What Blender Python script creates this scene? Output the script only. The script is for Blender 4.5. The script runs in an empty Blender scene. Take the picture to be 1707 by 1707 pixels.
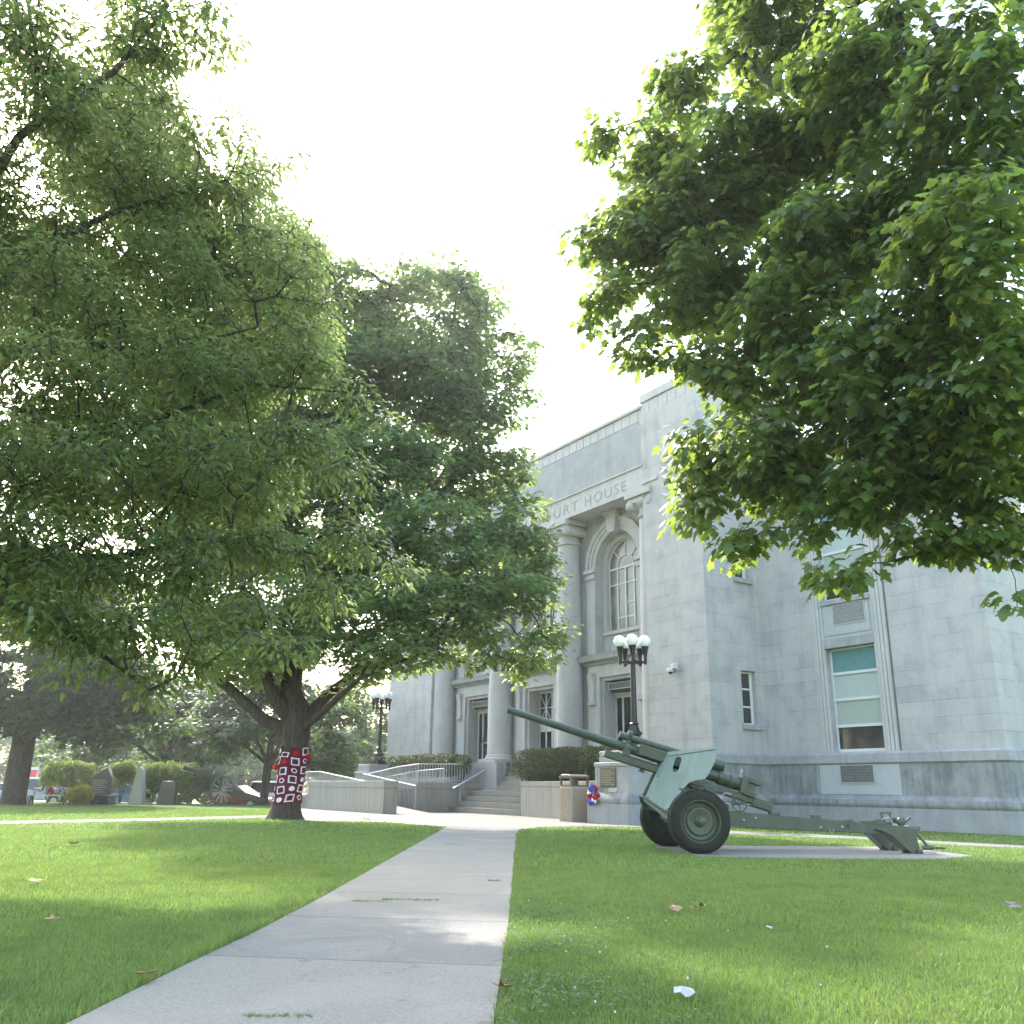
import bpy, bmesh, math, random
import numpy as np
from mathutils import Vector, Matrix
rnd = random.Random(7)
RNG = np.random.default_rng(11)
scene = bpy.context.scene
COL = scene.collection
PI = math.pi

# ------------------------------------------------------------------ camera model
FPX, CPX, PITCH, ROLL, YAW = 1509.94, 853.5, .297462, .013564, .5751
cp, sp = math.cos(PITCH), math.sin(PITCH)
FW = np.array([0, cp, sp]); U0 = np.array([0, -sp, cp]); X0 = np.array([1., 0, 0])
cr, sr = math.cos(ROLL), math.sin(ROLL)
XR = cr * X0 + sr * U0; UP = -sr * X0 + cr * U0
CAM = np.array([0, 0, 1.0])
D1 = np.array([-math.sin(YAW), math.cos(YAW), 0]); D2 = np.array([math.cos(YAW), math.sin(YAW), 0])
def ray(px, py): return FW + XR * (px - CPX) / FPX - UP * (py - CPX) / FPX
def G(px, py, z=0.0):
    d = ray(px, py); p = CAM + d * (z - 1.0) / d[2]; return np.array([p[0], p[1], z])
def AT(px, py, Y):
    d = ray(px, py); return CAM + d * Y / d[1]
def PL(px, py, n, p0):
    d = ray(px, py); return CAM + d * ((np.array(p0) - CAM) @ n) / (d @ n)
BORG = D1 * 34.23 + D2 * 22.806
def BL(x, y, z=0.0):          # building local -> world
    p = BORG - D1 * x + D2 * y; return np.array([p[0], p[1], z])
BROT = math.atan2(-D1[1], -D1[0])

def sm(a, b, t):
    t = np.clip((t - a) / (b - a), 0, 1); return t * t * (3 - 2 * t)
def hgt(X, Y):                # the lawn drops to the car park behind it
    return -0.45 * sm(54, 60, np.asarray(Y, float)) * (1 - sm(-6, 4, np.asarray(X, float)))

# ------------------------------------------------------------------ materials
def newmat(name):
    m = bpy.data.materials.new(name); m.use_nodes = True
    nt = m.node_tree; b = nt.nodes['Principled BSDF']; return m, nt, b
def rgb(c): return (c[0], c[1], c[2], 1)
class NB:
    def __init__(s, nt): s.nt = nt
    def n(s, t, **kw):
        o = s.nt.nodes.new(t)
        for k, v in kw.items(): setattr(o, k, v)
        return o
    def l(s, a, b): s.nt.links.new(a, b)
    def coord(s, obj=True):
        t = s.n('ShaderNodeTexCoord'); return t.outputs['Object']
    def noise(s, vec, scale, detail=4, rough=.55, dist=0):
        o = s.n('ShaderNodeTexNoise'); o.inputs['Scale'].default_value = scale; o.inputs['Detail'].default_value = detail
        o.inputs['Roughness'].default_value = rough; o.inputs['Distortion'].default_value = dist
        if vec is not None: s.l(vec, o.inputs['Vector'])
        return o.outputs['Fac']
    def ramp(s, fac, a, b, c0=(0, 0, 0), c1=(1, 1, 1)):
        o = s.n('ShaderNodeValToRGB'); e = o.color_ramp.elements
        e[0].position = a; e[1].position = b; e[0].color = rgb(c0); e[1].color = rgb(c1)
        s.l(fac, o.inputs['Fac']); return o.outputs['Color']
    def mix(s, fac, a, b, mode='MIX'):
        o = s.n('ShaderNodeMixRGB', blend_type=mode)
        for i, v in ((0, fac), (1, a), (2, b)):
            if hasattr(v, 'links') or isinstance(v, bpy.types.NodeSocket): s.l(v, o.inputs[i])
            elif i == 0: o.inputs[0].default_value = v
            else: o.inputs[i].default_value = rgb(v)
        return o.outputs['Color']
    def math(s, op, a, b=None):
        o = s.n('ShaderNodeMath', operation=op)
        for i, v in ((0, a), (1, b)):
            if v is None: continue
            if isinstance(v, bpy.types.NodeSocket): s.l(v, o.inputs[i])
            else: o.inputs[i].default_value = v
        return o.outputs[0]
    def mapping(s, vec, scale=(1, 1, 1), rot=(0, 0, 0), loc=(0, 0, 0)):
        o = s.n('ShaderNodeMapping'); o.inputs['Scale'].default_value = scale; o.inputs['Rotation'].default_value = rot
        o.inputs['Location'].default_value = loc
        s.l(vec, o.inputs['Vector']); return o.outputs['Vector']
    def bump(s, h, strength=.3, dist=.01):
        o = s.n('ShaderNodeBump'); o.inputs['Strength'].default_value = strength; o.inputs['Distance'].default_value = dist
        s.l(h, o.inputs['Height']); return o.outputs['Normal']

def plain(name, c, rough=.6, metal=0, var=.15, scale=8, bump=0.0, spec=.5, coat=0):
    m, nt, b = newmat(name); N = NB(nt); v = N.coord()
    f = N.noise(v, scale, 5, .6)
    lo = tuple(x * (1 - var) for x in c); hi = tuple(min(1, x * (1 + var)) for x in c)
    N.l(N.ramp(f, .3, .7, lo, hi), b.inputs['Base Color'])
    b.inputs['Roughness'].default_value = rough; b.inputs['Metallic'].default_value = metal
    b.inputs['Specular IOR Level'].default_value = spec
    if coat: b.inputs['Coat Weight'].default_value = coat
    if bump: N.l(N.bump(N.noise(v, scale * 6, 3), bump, .004), b.inputs['Normal'])
    return m

def stone(name, c, joints=True, stain=.25, dark=0.0, bw=1.6, bh=.476, zoff=.104, rough=.85):
    m, nt, b = newmat(name); N = NB(nt); v = N.coord()
    sep = N.n('ShaderNodeSeparateXYZ'); N.l(v, sep.inputs[0])
    xy = N.math('ADD', sep.outputs[0], sep.outputs[1]); z = N.math('ADD', sep.outputs[2], zoff)
    cb = N.n('ShaderNodeCombineXYZ'); N.l(xy, cb.inputs[0]); N.l(z, cb.inputs[1])
    fine = N.noise(v, 14, 6, .65); med = N.noise(v, 1.3, 5, .6)
    streak = N.noise(N.mapping(v, (2.2, 2.2, .16)), 1.0, 5, .6)
    col = N.mix(N.ramp(fine, .3, .75), tuple(x * .9 for x in c), tuple(x * 1.06 for x in c))
    col = N.mix(N.math('MULTIPLY', N.ramp(med, .42, .7), stain), col, tuple(x * f for x, f in zip(c, (.62, .65, .68))))
    col = N.mix(N.math('MULTIPLY', N.ramp(streak, .48, .78), stain * .9), col, tuple(x * f for x, f in zip(c, (.5, .53, .56))))
    if dark:
        d = N.math('ADD', N.math('MULTIPLY', N.noise(v, 1.6, 8, .7, .3), .5), N.math('MULTIPLY', N.noise(N.mapping(v, (6, 6, .5)), 1.0, 6, .7), .5))
        col = N.mix(N.math('MULTIPLY', N.ramp(d, .36, .66), dark), col, (.075, .078, .076))
    h = fine
    if joints:
        br = N.n('ShaderNodeTexBrick'); N.l(cb.outputs[0], br.inputs['Vector'])
        br.inputs['Scale'].default_value = 1; br.inputs['Mortar Size'].default_value = .0075; br.inputs['Mortar Smooth'].default_value = .3
        br.inputs['Brick Width'].default_value = bw; br.inputs['Row Height'].default_value = bh; br.inputs['Bias'].default_value = 0
        br.inputs['Color1'].default_value = (1, 1, 1, 1); br.inputs['Color2'].default_value = (.8, .81, .83, 1)
        br.inputs['Mortar'].default_value = (.42, .42, .41, 1)
        brk = N.mix(N.math('MULTIPLY', N.ramp(N.noise(v, 1.3, 4), .34, .62), .8), (.93, .93, .93), br.outputs['Color'])
        col = N.mix(1.0, col, brk, 'MULTIPLY')
        h = N.math('SUBTRACT', N.math('MULTIPLY', fine, .25), N.math('MULTIPLY', br.outputs['Fac'], .8))
    N.l(col, b.inputs['Base Color']); b.inputs['Roughness'].default_value = rough
    b.inputs['Specular IOR Level'].default_value = .25
    N.l(N.bump(h, .35, .012), b.inputs['Normal'])
    return m

def concrete(name, c, streaks=.35, speck=True, blot=.25):
    m, nt, b = newmat(name); N = NB(nt); v = N.coord()
    fine = N.noise(v, 60, 4, .7); med = N.noise(v, 1.1, 6, .62, .4)
    col = N.mix(N.ramp(fine, .35, .65), tuple(x * .74 for x in c), tuple(x * 1.12 for x in c))
    col = N.mix(N.math('MULTIPLY', N.ramp(N.noise(v, 170, 2, .5), .6, .68), .4), col, tuple(x * .5 for x in c))
    col = N.mix(N.math('MULTIPLY', N.ramp(med, .4, .72), blot), col, tuple(x * .66 for x in c))
    med2 = N.noise(v, .55, 3, .5)
    col = N.mix(N.math('MULTIPLY', N.ramp(med2, .5, .72), .35), col, (c[0] * 1.08, c[1] * 1.02, c[2] * .92))
    if streaks:
        st = N.noise(N.mapping(v, (5, 5, .35)), 1.4, 5, .65)
        col = N.mix(N.math('MULTIPLY', N.ramp(st, .47, .68), streaks), col, tuple(x * .45 for x in c))
    N.l(col, b.inputs['Base Color']); b.inputs['Roughness'].default_value = .9; b.inputs['Specular IOR Level'].default_value = .2
    N.l(N.bump(N.math('ADD', fine, N.noise(v, 220, 2)), .25, .004), b.inputs['Normal'])
    return m

def leafmat(name, c, tr, var=.35, gloss=.35, yellow=0.0, trw=.45, patch=0.0):
    m = bpy.data.materials.new(name); m.use_nodes = True; nt = m.node_tree; nt.nodes.clear(); N = NB(nt)
    out = N.n('ShaderNodeOutputMaterial'); geo = N.n('ShaderNodeNewGeometry')
    r = geo.outputs['Random Per Island']
    col = N.ramp(r, 0, 1, tuple(x * (1 - var) for x in c), (c[0] * (1 + var), c[1] * (1 + var * .8), c[2] * (1 + var * .3)))
    tcol = N.ramp(r, 0, 1, tuple(x * (1 - var * .6) for x in tr), tuple(x * (1 + var * .6) for x in tr))
    if yellow:
        f = N.math('MULTIPLY', N.math('GREATER_THAN', r, 1 - yellow), .8)
        col = N.mix(f, col, (c[0] * 2.6, c[1] * 1.5, c[2] * .8)); tcol = N.mix(f, tcol, (tr[0] * 1.7, tr[1] * 1.15, tr[2]))
    if patch:
        v = N.coord(); pf = N.math('MULTIPLY', N.ramp(N.noise(v, .7, 5, .65, .4), .46, .7), patch); pg = N.math('MULTIPLY', N.ramp(N.noise(v, 1.7, 5, .6), .5, .72), patch * .8)
        col = N.mix(pf, col, (c[0] * 1.6, c[1] * 1.12, c[2] * 1.1)); col = N.mix(pg, col, tuple(x * .5 for x in c)); tcol = N.mix(pg, tcol, tuple(x * .55 for x in tr))
    d = N.n('ShaderNodeBsdfPrincipled'); N.l(col, d.inputs['Base Color']); d.inputs['Roughness'].default_value = gloss
    d.inputs['Specular IOR Level'].default_value = .5
    t = N.n('ShaderNodeBsdfTranslucent'); N.l(tcol, t.inputs['Color'])
    mx = N.n('ShaderNodeMixShader'); mx.inputs[0].default_value = trw
    N.l(d.outputs[0], mx.inputs[1]); N.l(t.outputs[0], mx.inputs[2]); N.l(mx.outputs[0], out.inputs['Surface'])
    return m

def barkmat(name, c):
    m, nt, b = newmat(name); N = NB(nt); v = N.coord()
    st = N.noise(N.mapping(v, (14, 14, 1.6)), 1.0, 6, .7, .5)
    N.l(N.ramp(st, .35, .7, tuple(x * .45 for x in c), tuple(x * 1.35 for x in c)), b.inputs['Base Color'])
    b.inputs['Roughness'].default_value = .95; b.inputs['Specular IOR Level'].default_value = .15
    N.l(N.bump(st, .9, .04), b.inputs['Normal']); return m

def glassmat(name, c=(.02, .024, .026), rough=.06):
    m, nt, b = newmat(name); N = NB(nt); v = N.coord()
    f = N.noise(v, 1.4, 3); N.l(N.ramp(f, .3, .7, tuple(x * .6 for x in c), tuple(x * 1.5 for x in c)), b.inputs['Base Color'])
    b.inputs['Roughness'].default_value = rough; b.inputs['Specular IOR Level'].default_value = .6
    N.l(N.bump(N.noise(v, 3.0, 2), .06, .02), b.inputs['Normal']); return m

def worn(name, c, rough):
    m, nt, b = newmat(name); N = NB(nt); v = N.coord()
    big = N.noise(v, 2.2, 5, .6); chips = N.noise(v, 34, 4, .7); grime = N.noise(N.mapping(v, (5, 5, 1.2)), 1.5, 5, .65)
    col = N.mix(N.ramp(big, .3, .7), tuple(x * .84 for x in c), tuple(x * 1.14 for x in c))
    col = N.mix(N.math('MULTIPLY', N.ramp(grime, .5, .72), .45), col, tuple(x * .5 for x in c))
    col = N.mix(N.math('MULTIPLY', N.ramp(chips, .66, .7), .6), col, (.06, .042, .028))
    N.l(col, b.inputs['Base Color']); N.l(N.math('ADD', N.math('MULTIPLY', big, .3), rough - .15), b.inputs['Roughness'])
    N.l(N.bump(N.math('ADD', chips, big), .12, .006), b.inputs['Normal']); return m
LS = (.47, .45, .437)
M = {}
M['stone'] = stone('limestone_courses', LS, True, .48)
M['stone_plain'] = stone('limestone_plain', LS, False, .42)
M['stone_clean'] = stone('limestone_clean', (.40, .405, .415), False, .2)
M['stone_base'] = stone('limestone_weathered', (.33, .335, .335), False, .5, .8)
M['stone_foot'] = stone('limestone_foot', (.36, .365, .37), True, .4, .3, bw=1.9, bh=.9, zoff=0)
M['stone_sill'] = stone('limestone_stained', (.38, .38, .375), False, .5, .4)
M['letter'] = plain('incised_letter_stone', (.3, .3, .295), .9)  # stone grey for lettering, darkened by dirt on the carved frieze
M['concrete'] = concrete('path_concrete', (.265, .243, .212), 0)
M['wallcon'] = concrete('cast_concrete', (.31, .30, .275), .5)
M['stepcon'] = concrete('step_concrete', (.26, .245, .215), .25)
M['asphalt'] = plain('asphalt', (.1, .1, .1), .9, 0, .25, 3, .3)
M['white'] = plain('white_paint', (.56, .57, .57), .5, 0, .06)
M['frame'] = plain('cream_window_frame', (.6, .6, .56), .5, 0, .06)
M['glass'] = glassmat('dark_window_glass', (.03, .033, .034), .1)
M['glass2'] = glassmat('curtained_glass', (.13, .125, .1), .2)
M['blind'] = plain('pale_blind', (.36, .41, .385), .5, 0, .06, 3)
M['blind2'] = plain('pale_green_blind', (.31, .35, .31), .5, 0, .06, 3)
M['teal'] = plain('teal_panel', (.085, .21, .215), .5, 0, .1, 3)
M['louvre'] = plain('louvre_metal', (.3, .3, .3), .5, .3, .15)
M['transom'] = plain('dark_mesh', (.055, .058, .055), .5, .2, .3, 30)
M['gun'] = worn('olive_green_paint', (.062, .081, .056), .42)
M['gun_pale'] = worn('pale_green_paint', (.17, .22, .185), .5)
M['gun_dark'] = plain('dark_green_paint', (.06, .082, .055), .5, 0, .2, 6)
M['tyre'] = plain('old_tyre_rubber', (.017, .0175, .013), .85, 0, .35, 9, .4)
M['steel'] = plain('galvanised_steel', (.36, .375, .385), .6, .2, .12, 9)
M['alu'] = plain('bright_aluminium', (.5, .51, .52), .35, .8, .06)
M['rust'] = plain('rusty_steel', (.16, .09, .05), .8, .2, .4, 20)
M['iron'] = plain('black_iron', (.013, .014, .014), .38, .1, .25)
M['globe'] = plain('white_globe', (.85, .85, .86), .25, 0, .02)
M['bronze'] = plain('bronze_plaque', (.1, .085, .06), .5, .4, .35, 18)
M['pebble'] = plain('pebble_panel', (.27, .215, .16), .9, 0, .5, 60, .6)
M['bin'] = plain('bin_tan', (.29, .265, .22), .7, 0, .15, 20)
M['bindark'] = plain('bin_brown_metal', (.10, .088, .07), .5, .1, .15)
M['granite'] = plain('dark_granite', (.03, .031, .037), .28, 0, .35, 40)
M['greystone'] = plain('grey_granite', (.4, .4, .39), .7, 0, .12, 12)
M['wood'] = plain('weathered_wood', (.38, .35, .31), .8, 0, .25, 9)
M['bark'] = barkmat('maple_bark', (.075, .063, .05)); M['bark2'] = barkmat('grey_bark', (.09, .083, .072))
M['twig'] = plain('twig_bark', (.06, .05, .04), .9, 0, .25)
M['lf_maple'] = leafmat('maple_leaf', (.074, .125, .046), (.29, .4, .065), .4, .36, .04, .5)
M['lf_maple2'] = leafmat('maple_leaf_far', (.1, .155, .075), (.3, .42, .11), .38, .42, .03, .5)
M['lf_oak'] = leafmat('oak_leaf', (.074, .112, .05), (.28, .36, .1), .45, .27, .025, .5)
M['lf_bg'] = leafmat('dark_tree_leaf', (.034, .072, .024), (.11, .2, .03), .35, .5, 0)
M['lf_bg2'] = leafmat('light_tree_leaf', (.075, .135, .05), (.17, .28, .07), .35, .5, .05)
M['lf_hedge'] = leafmat('hedge_leaf', (.045, .066, .022), (.1, .14, .03), .45, .5, .08, .25)
M['lf_shrub'] = leafmat('shrub_leaf', (.09, .145, .06), (.24, .34, .08), .4, .5, .05)
M['lf_gold'] = leafmat('golden_shrub_leaf', (.2, .24, .05), (.4, .46, .06), .3, .5, .2)
M['blade'] = leafmat('grass_blade', (.116, .19, .054), (.25, .37, .08), .42, .45, .06, .4, .7)
M['clover'] = leafmat('clover_leaf', (.07, .14, .055), (.16, .28, .06), .35, .5, 0, .35)
M['petal'] = plain('clover_flower', (.6, .6, .55), .8)
M['dryleaf'] = plain('dry_leaf', (.3, .17, .09), .8, 0, .45, 30)
M['paper'] = plain('white_tissue', (.42, .43, .42), .8, 0, .05)
def yarn(n, c): return plain(n, c, .95, 0, .3, 60, .6, .1)
M['maroon'] = yarn('maroon_yarn', (.125, .012, .034)); M['navy'] = yarn('navy_yarn', (.02, .022, .065))
M['ywhite'] = yarn('white_yarn', (.62, .6, .58)); M['yred'] = yarn('red_yarn', (.33, .02, .015))
M['wblue'] = yarn('blue_ribbon', (.05, .08, .3)); M['wred'] = yarn('red_ribbon', (.3, .02, .02)); M['wwhite'] = yarn('white_ribbon', (.7, .7, .72))
M['pink'] = yarn('pink_flower', (.4, .26, .3))
M['signred'] = plain('red_band', (.5, .05, .035), .5); M['roofdark'] = plain('dark_fascia', (.12, .1, .09), .6)
def paint(n, c): return plain(n, c, .25, .1, .05, 4, 0, .5, .8)
M['carglass'] = glassmat('car_glass', (.02, .025, .03), .05)

def grass_ground():
    m, nt, b = newmat('lawn_ground'); N = NB(nt); v = N.coord()
    a = N.noise(v, 1.1, 6, .6); f = N.noise(v, 42, 5, .8); k = N.noise(v, .23, 4, .6)
    f2 = N.noise(N.mapping(v, (1, .35, 1)), 13, 5, .8)
    col = N.mix(N.ramp(f, .32, .7), (.06, .1, .024), (.145, .225, .055))
    col = N.mix(N.math('MULTIPLY', N.ramp(f2, .35, .7), .5), col, (.1, .17, .034))
    col = N.mix(N.math('MULTIPLY', N.ramp(k, .45, .75), .35), col, (.11, .15, .03))
    col = N.mix(N.math('MULTIPLY', N.ramp(a, .55, .8), .3), col, (.12, .125, .04))
    N.l(col, b.inputs['Base Color']); b.inputs['Roughness'].default_value = .95; b.inputs['Specular IOR Level'].default_value = .1
    N.l(N.bump(N.math('ADD', f, f2), .9, .05), b.inputs['Normal']); return m
M['lawn'] = grass_ground()

# ------------------------------------------------------------------ mesh builder
class MB:
    def __init__(s): s.v = []; s.f = []; s.mi = []; s.cur = 0
    def add(s, vs, fs):
        o = len(s.v); s.v += [tuple(map(float, p)) for p in vs]; s.f += [[i + o for i in f] for f in fs]; s.mi += [s.cur] * len(fs)
    def obox(s, c, ax, h):
        c = np.array(c, float); a = [np.array(ax[i], float) * h[i] for i in range(3)]
        vs = [c + a[0] * i + a[1] * j + a[2] * k for i in (-1, 1) for j in (-1, 1) for k in (-1, 1)]
        s.add(vs, [(0, 1, 3, 2), (4, 6, 7, 5), (0, 4, 5, 1), (2, 3, 7, 6), (0, 2, 6, 4), (1, 5, 7, 3)]); return s
    def box(s, x0, x1, y0, y1, z0, z1):
        return s.obox(((x0 + x1) / 2, (y0 + y1) / 2, (z0 + z1) / 2), np.eye(3), ((x1 - x0) / 2, (y1 - y0) / 2, (z1 - z0) / 2))
    def frame(s, d):
        d = np.array(d, float); d /= np.linalg.norm(d); t = np.array([0, 0, 1.]) if abs(d[2]) < .9 else np.array([1., 0, 0])
        a = np.cross(d, t); a /= np.linalg.norm(a); return d, a, np.cross(d, a)
    def lathe(s, prof, o, d=(0, 0, 1), n=24, caps=True):
        d, a, b = s.frame(d); o = np.array(o, float); vs = []; fs = []
        for h, r in prof:
            for i in range(n):
                t = 2 * PI * i / n; vs.append(o + d * h + (a * math.cos(t) + b * math.sin(t)) * r)
        for k in range(len(prof) - 1):
            for i in range(n): j = (i + 1) % n; fs.append((k * n + i, k * n + j, k * n + n + j, k * n + n + i))
        if caps: fs.append(tuple(range(n))[::-1]); fs.append(tuple(range((len(prof) - 1) * n, len(prof) * n)))
        s.add(vs, fs); return s
    def cyl(s, p0, p1, r0, r1=None, n=16, caps=True):
        p0 = np.array(p0, float); d = np.array(p1, float) - p0; L = np.linalg.norm(d)
        return s.lathe([(0, r0), (L, r0 if r1 is None else r1)], p0, d, n, caps)
    def tube(s, pts, r, n=8, closed=False):
        pts = [np.array(p, float) for p in pts]; m = len(pts); rr = r if hasattr(r, '__len__') else [r] * m
        vs = []; fs = []; prev = None
        for i, p in enumerate(pts):
            if closed: d = pts[(i + 1) % m] - pts[i - 1]
            else: d = pts[min(i + 1, m - 1)] - pts[max(i - 1, 0)]
            d = d / (np.linalg.norm(d) + 1e-9)
            if prev is None: _, a, b = s.frame(d)
            else:
                a = prev - d * (prev @ d); a /= np.linalg.norm(a) + 1e-9; b = np.cross(d, a)
            prev = a
            for k in range(n): t = 2 * PI * k / n; vs.append(p + (a * math.cos(t) + b * math.sin(t)) * rr[i])
        for i in range(m if closed else m - 1):
            i2 = (i + 1) % m
            for k in range(n): k2 = (k + 1) % n; fs.append((i * n + k, i * n + k2, i2 * n + k2, i2 * n + k))
        if not closed: fs.append(tuple(range(n))[::-1]); fs.append(tuple(range((m - 1) * n, m * n)))
        s.add(vs, fs); return s
    def sphere(s, c, r, nu=20, nv=12, sc=(1, 1, 1)):
        prof = [(-math.cos(PI * i / nv), max(1e-4, math.sin(PI * i / nv))) for i in range(nv + 1)]
        o = len(s.v); s.lathe(prof, (0, 0, 0), (0, 0, 1), nu, False)
        for i in range(o, len(s.v)):
            p = s.v[i]; s.v[i] = (c[0] + p[0] * r * sc[0], c[1] + p[1] * r * sc[1], c[2] + p[2] * r * sc[2])
        return s
    def plate(s, outer, holes, o, a, b, th):
        """polygon with holes in the plane o + a*u + b*v, extruded by vector th"""
        bm = bmesh.new(); loops = []
        o = np.array(o, float); a = np.array(a, float); b = np.array(b, float); th = np.array(th, float)
        edges = []
        for lp in [outer] + holes:
            vv = [bm.verts.new((p[0], p[1], 0)) for p in lp]; loops.append(vv)
            for i in range(len(vv)): edges.append(bm.edges.new((vv[i], vv[(i + 1) % len(vv)])))
        bmesh.ops.triangle_fill(bm, use_beauty=True, use_dissolve=False, edges=edges, normal=(0, 0, 1))
        bm.verts.index_update(); n = len(bm.verts)
        vs = [o + a * v.co.x + b * v.co.y for v in bm.verts]; vs2 = [p + th for p in vs]
        fs = [[v.index for v in f.verts] for f in bm.faces]
        fs2 = [[i + n for i in f[::-1]] for f in fs]; side = []
        for lp in loops:
            for i in range(len(lp)):
                p, q = lp[i].index, lp[(i + 1) % len(lp)].index; side.append([p, q, q + n, p + n])
        bm.free(); s.add(vs + vs2, fs + fs2 + side); return s
    def sweep(s, plan, prof, closed=False):
        """sweep a (offset, z) profile along a plan polyline; offset goes to the left of travel"""
        m = len(plan); k = len(prof); vs = []; fs = []
        P = [np.array(p[:2], float) for p in plan]
        for i in range(m):
            def nrm(a, b):
                d = b - a; d /= np.linalg.norm(d); return np.array([-d[1], d[0]])
            if closed or 0 < i < m - 1:
                n1 = nrm(P[i - 1], P[i]); n2 = nrm(P[i], P[(i + 1) % m]); nn = (n1 + n2) / (1 + n1 @ n2)
            else: nn = nrm(P[0], P[1]) if i == 0 else nrm(P[-2], P[-1])
            for o, z in prof: q = P[i] + nn * o; vs.append((q[0], q[1], z))
        for i in range(m if closed else m - 1):
            i2 = (i + 1) % m
            for j in range(k): j2 = (j + 1) % k; fs.append((i * k + j, i2 * k + j, i2 * k + j2, i * k + j2))
        if not closed: fs.append(tuple(range(k))); fs.append(tuple(range((m - 1) * k, m * k))[::-1])
        s.add(vs, fs); return s
    def build(s, name, mat, parent=None, smooth=35, bevel=0, sub=0):
        me = bpy.data.meshes.new(name); me.from_pydata(s.v, [], s.f)
        mats = mat if isinstance(mat, (list, tuple)) else [mat]
        for m in mats: me.materials.append(m)
        if len(mats) > 1: me.polygons.foreach_set('material_index', s.mi)
        me.update()
        bm = bmesh.new(); bm.from_mesh(me); bmesh.ops.recalc_face_normals(bm, faces=bm.faces); bm.to_mesh(me); bm.free()
        if smooth:
            me.polygons.foreach_set('use_smooth', [True] * len(me.polygons)); me.set_sharp_from_angle(angle=math.radians(smooth))
        ob = bpy.data.objects.new(name, me); COL.objects.link(ob)
        if parent: ob.parent = parent
        if bevel:
            md = ob.modifiers.new('bevel', 'BEVEL'); md.width = bevel; md.segments = 2; md.limit_method = 'ANGLE'; md.angle_limit = math.radians(40)
        return ob

def fastmesh(name, V, F, k, mat, parent=None, mi=None, smooth=False):
    me = bpy.data.meshes.new(name); n = len(V); f = len(F)
    me.vertices.add(n); me.vertices.foreach_set('co', np.ascontiguousarray(V, np.float32).ravel())
    me.loops.add(f * k); me.loops.foreach_set('vertex_index', np.ascontiguousarray(F, np.int32).ravel())
    me.polygons.add(f); me.polygons.foreach_set('loop_start', np.arange(0, f * k, k, dtype=np.int32))
    for m in (mat if isinstance(mat, (list, tuple)) else [mat]): me.materials.append(m)
    if mi is not None: me.polygons.foreach_set('material_index', np.ascontiguousarray(mi, np.int32))
    if smooth: me.polygons.foreach_set('use_smooth', np.ones(f, bool))
    me.update(calc_edges=True); me.validate()
    ob = bpy.data.objects.new(name, me); COL.objects.link(ob)
    if parent: ob.parent = parent
    return ob

def tag(o, label, cat, group=None, kind=None):
    o['label'] = label; o['category'] = cat
    if group: o['group'] = group
    if kind: o['kind'] = kind
    return o
def thing(name, label, cat, loc=(0, 0, 0), rz=0, group=None, kind=None):
    o = bpy.data.objects.new(name, None); COL.objects.link(o); o.empty_display_size = .3
    o.location = tuple(map(float, loc)); o.rotation_euler = (0, 0, rz)
    return tag(o, label, cat, group, kind)
def copy_tree(o, parent=None):
    c = o.copy(); COL.objects.link(c)
    if parent is not None: c.parent = parent
    for ch in list(o.children): copy_tree(ch, c)
    return c

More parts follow.
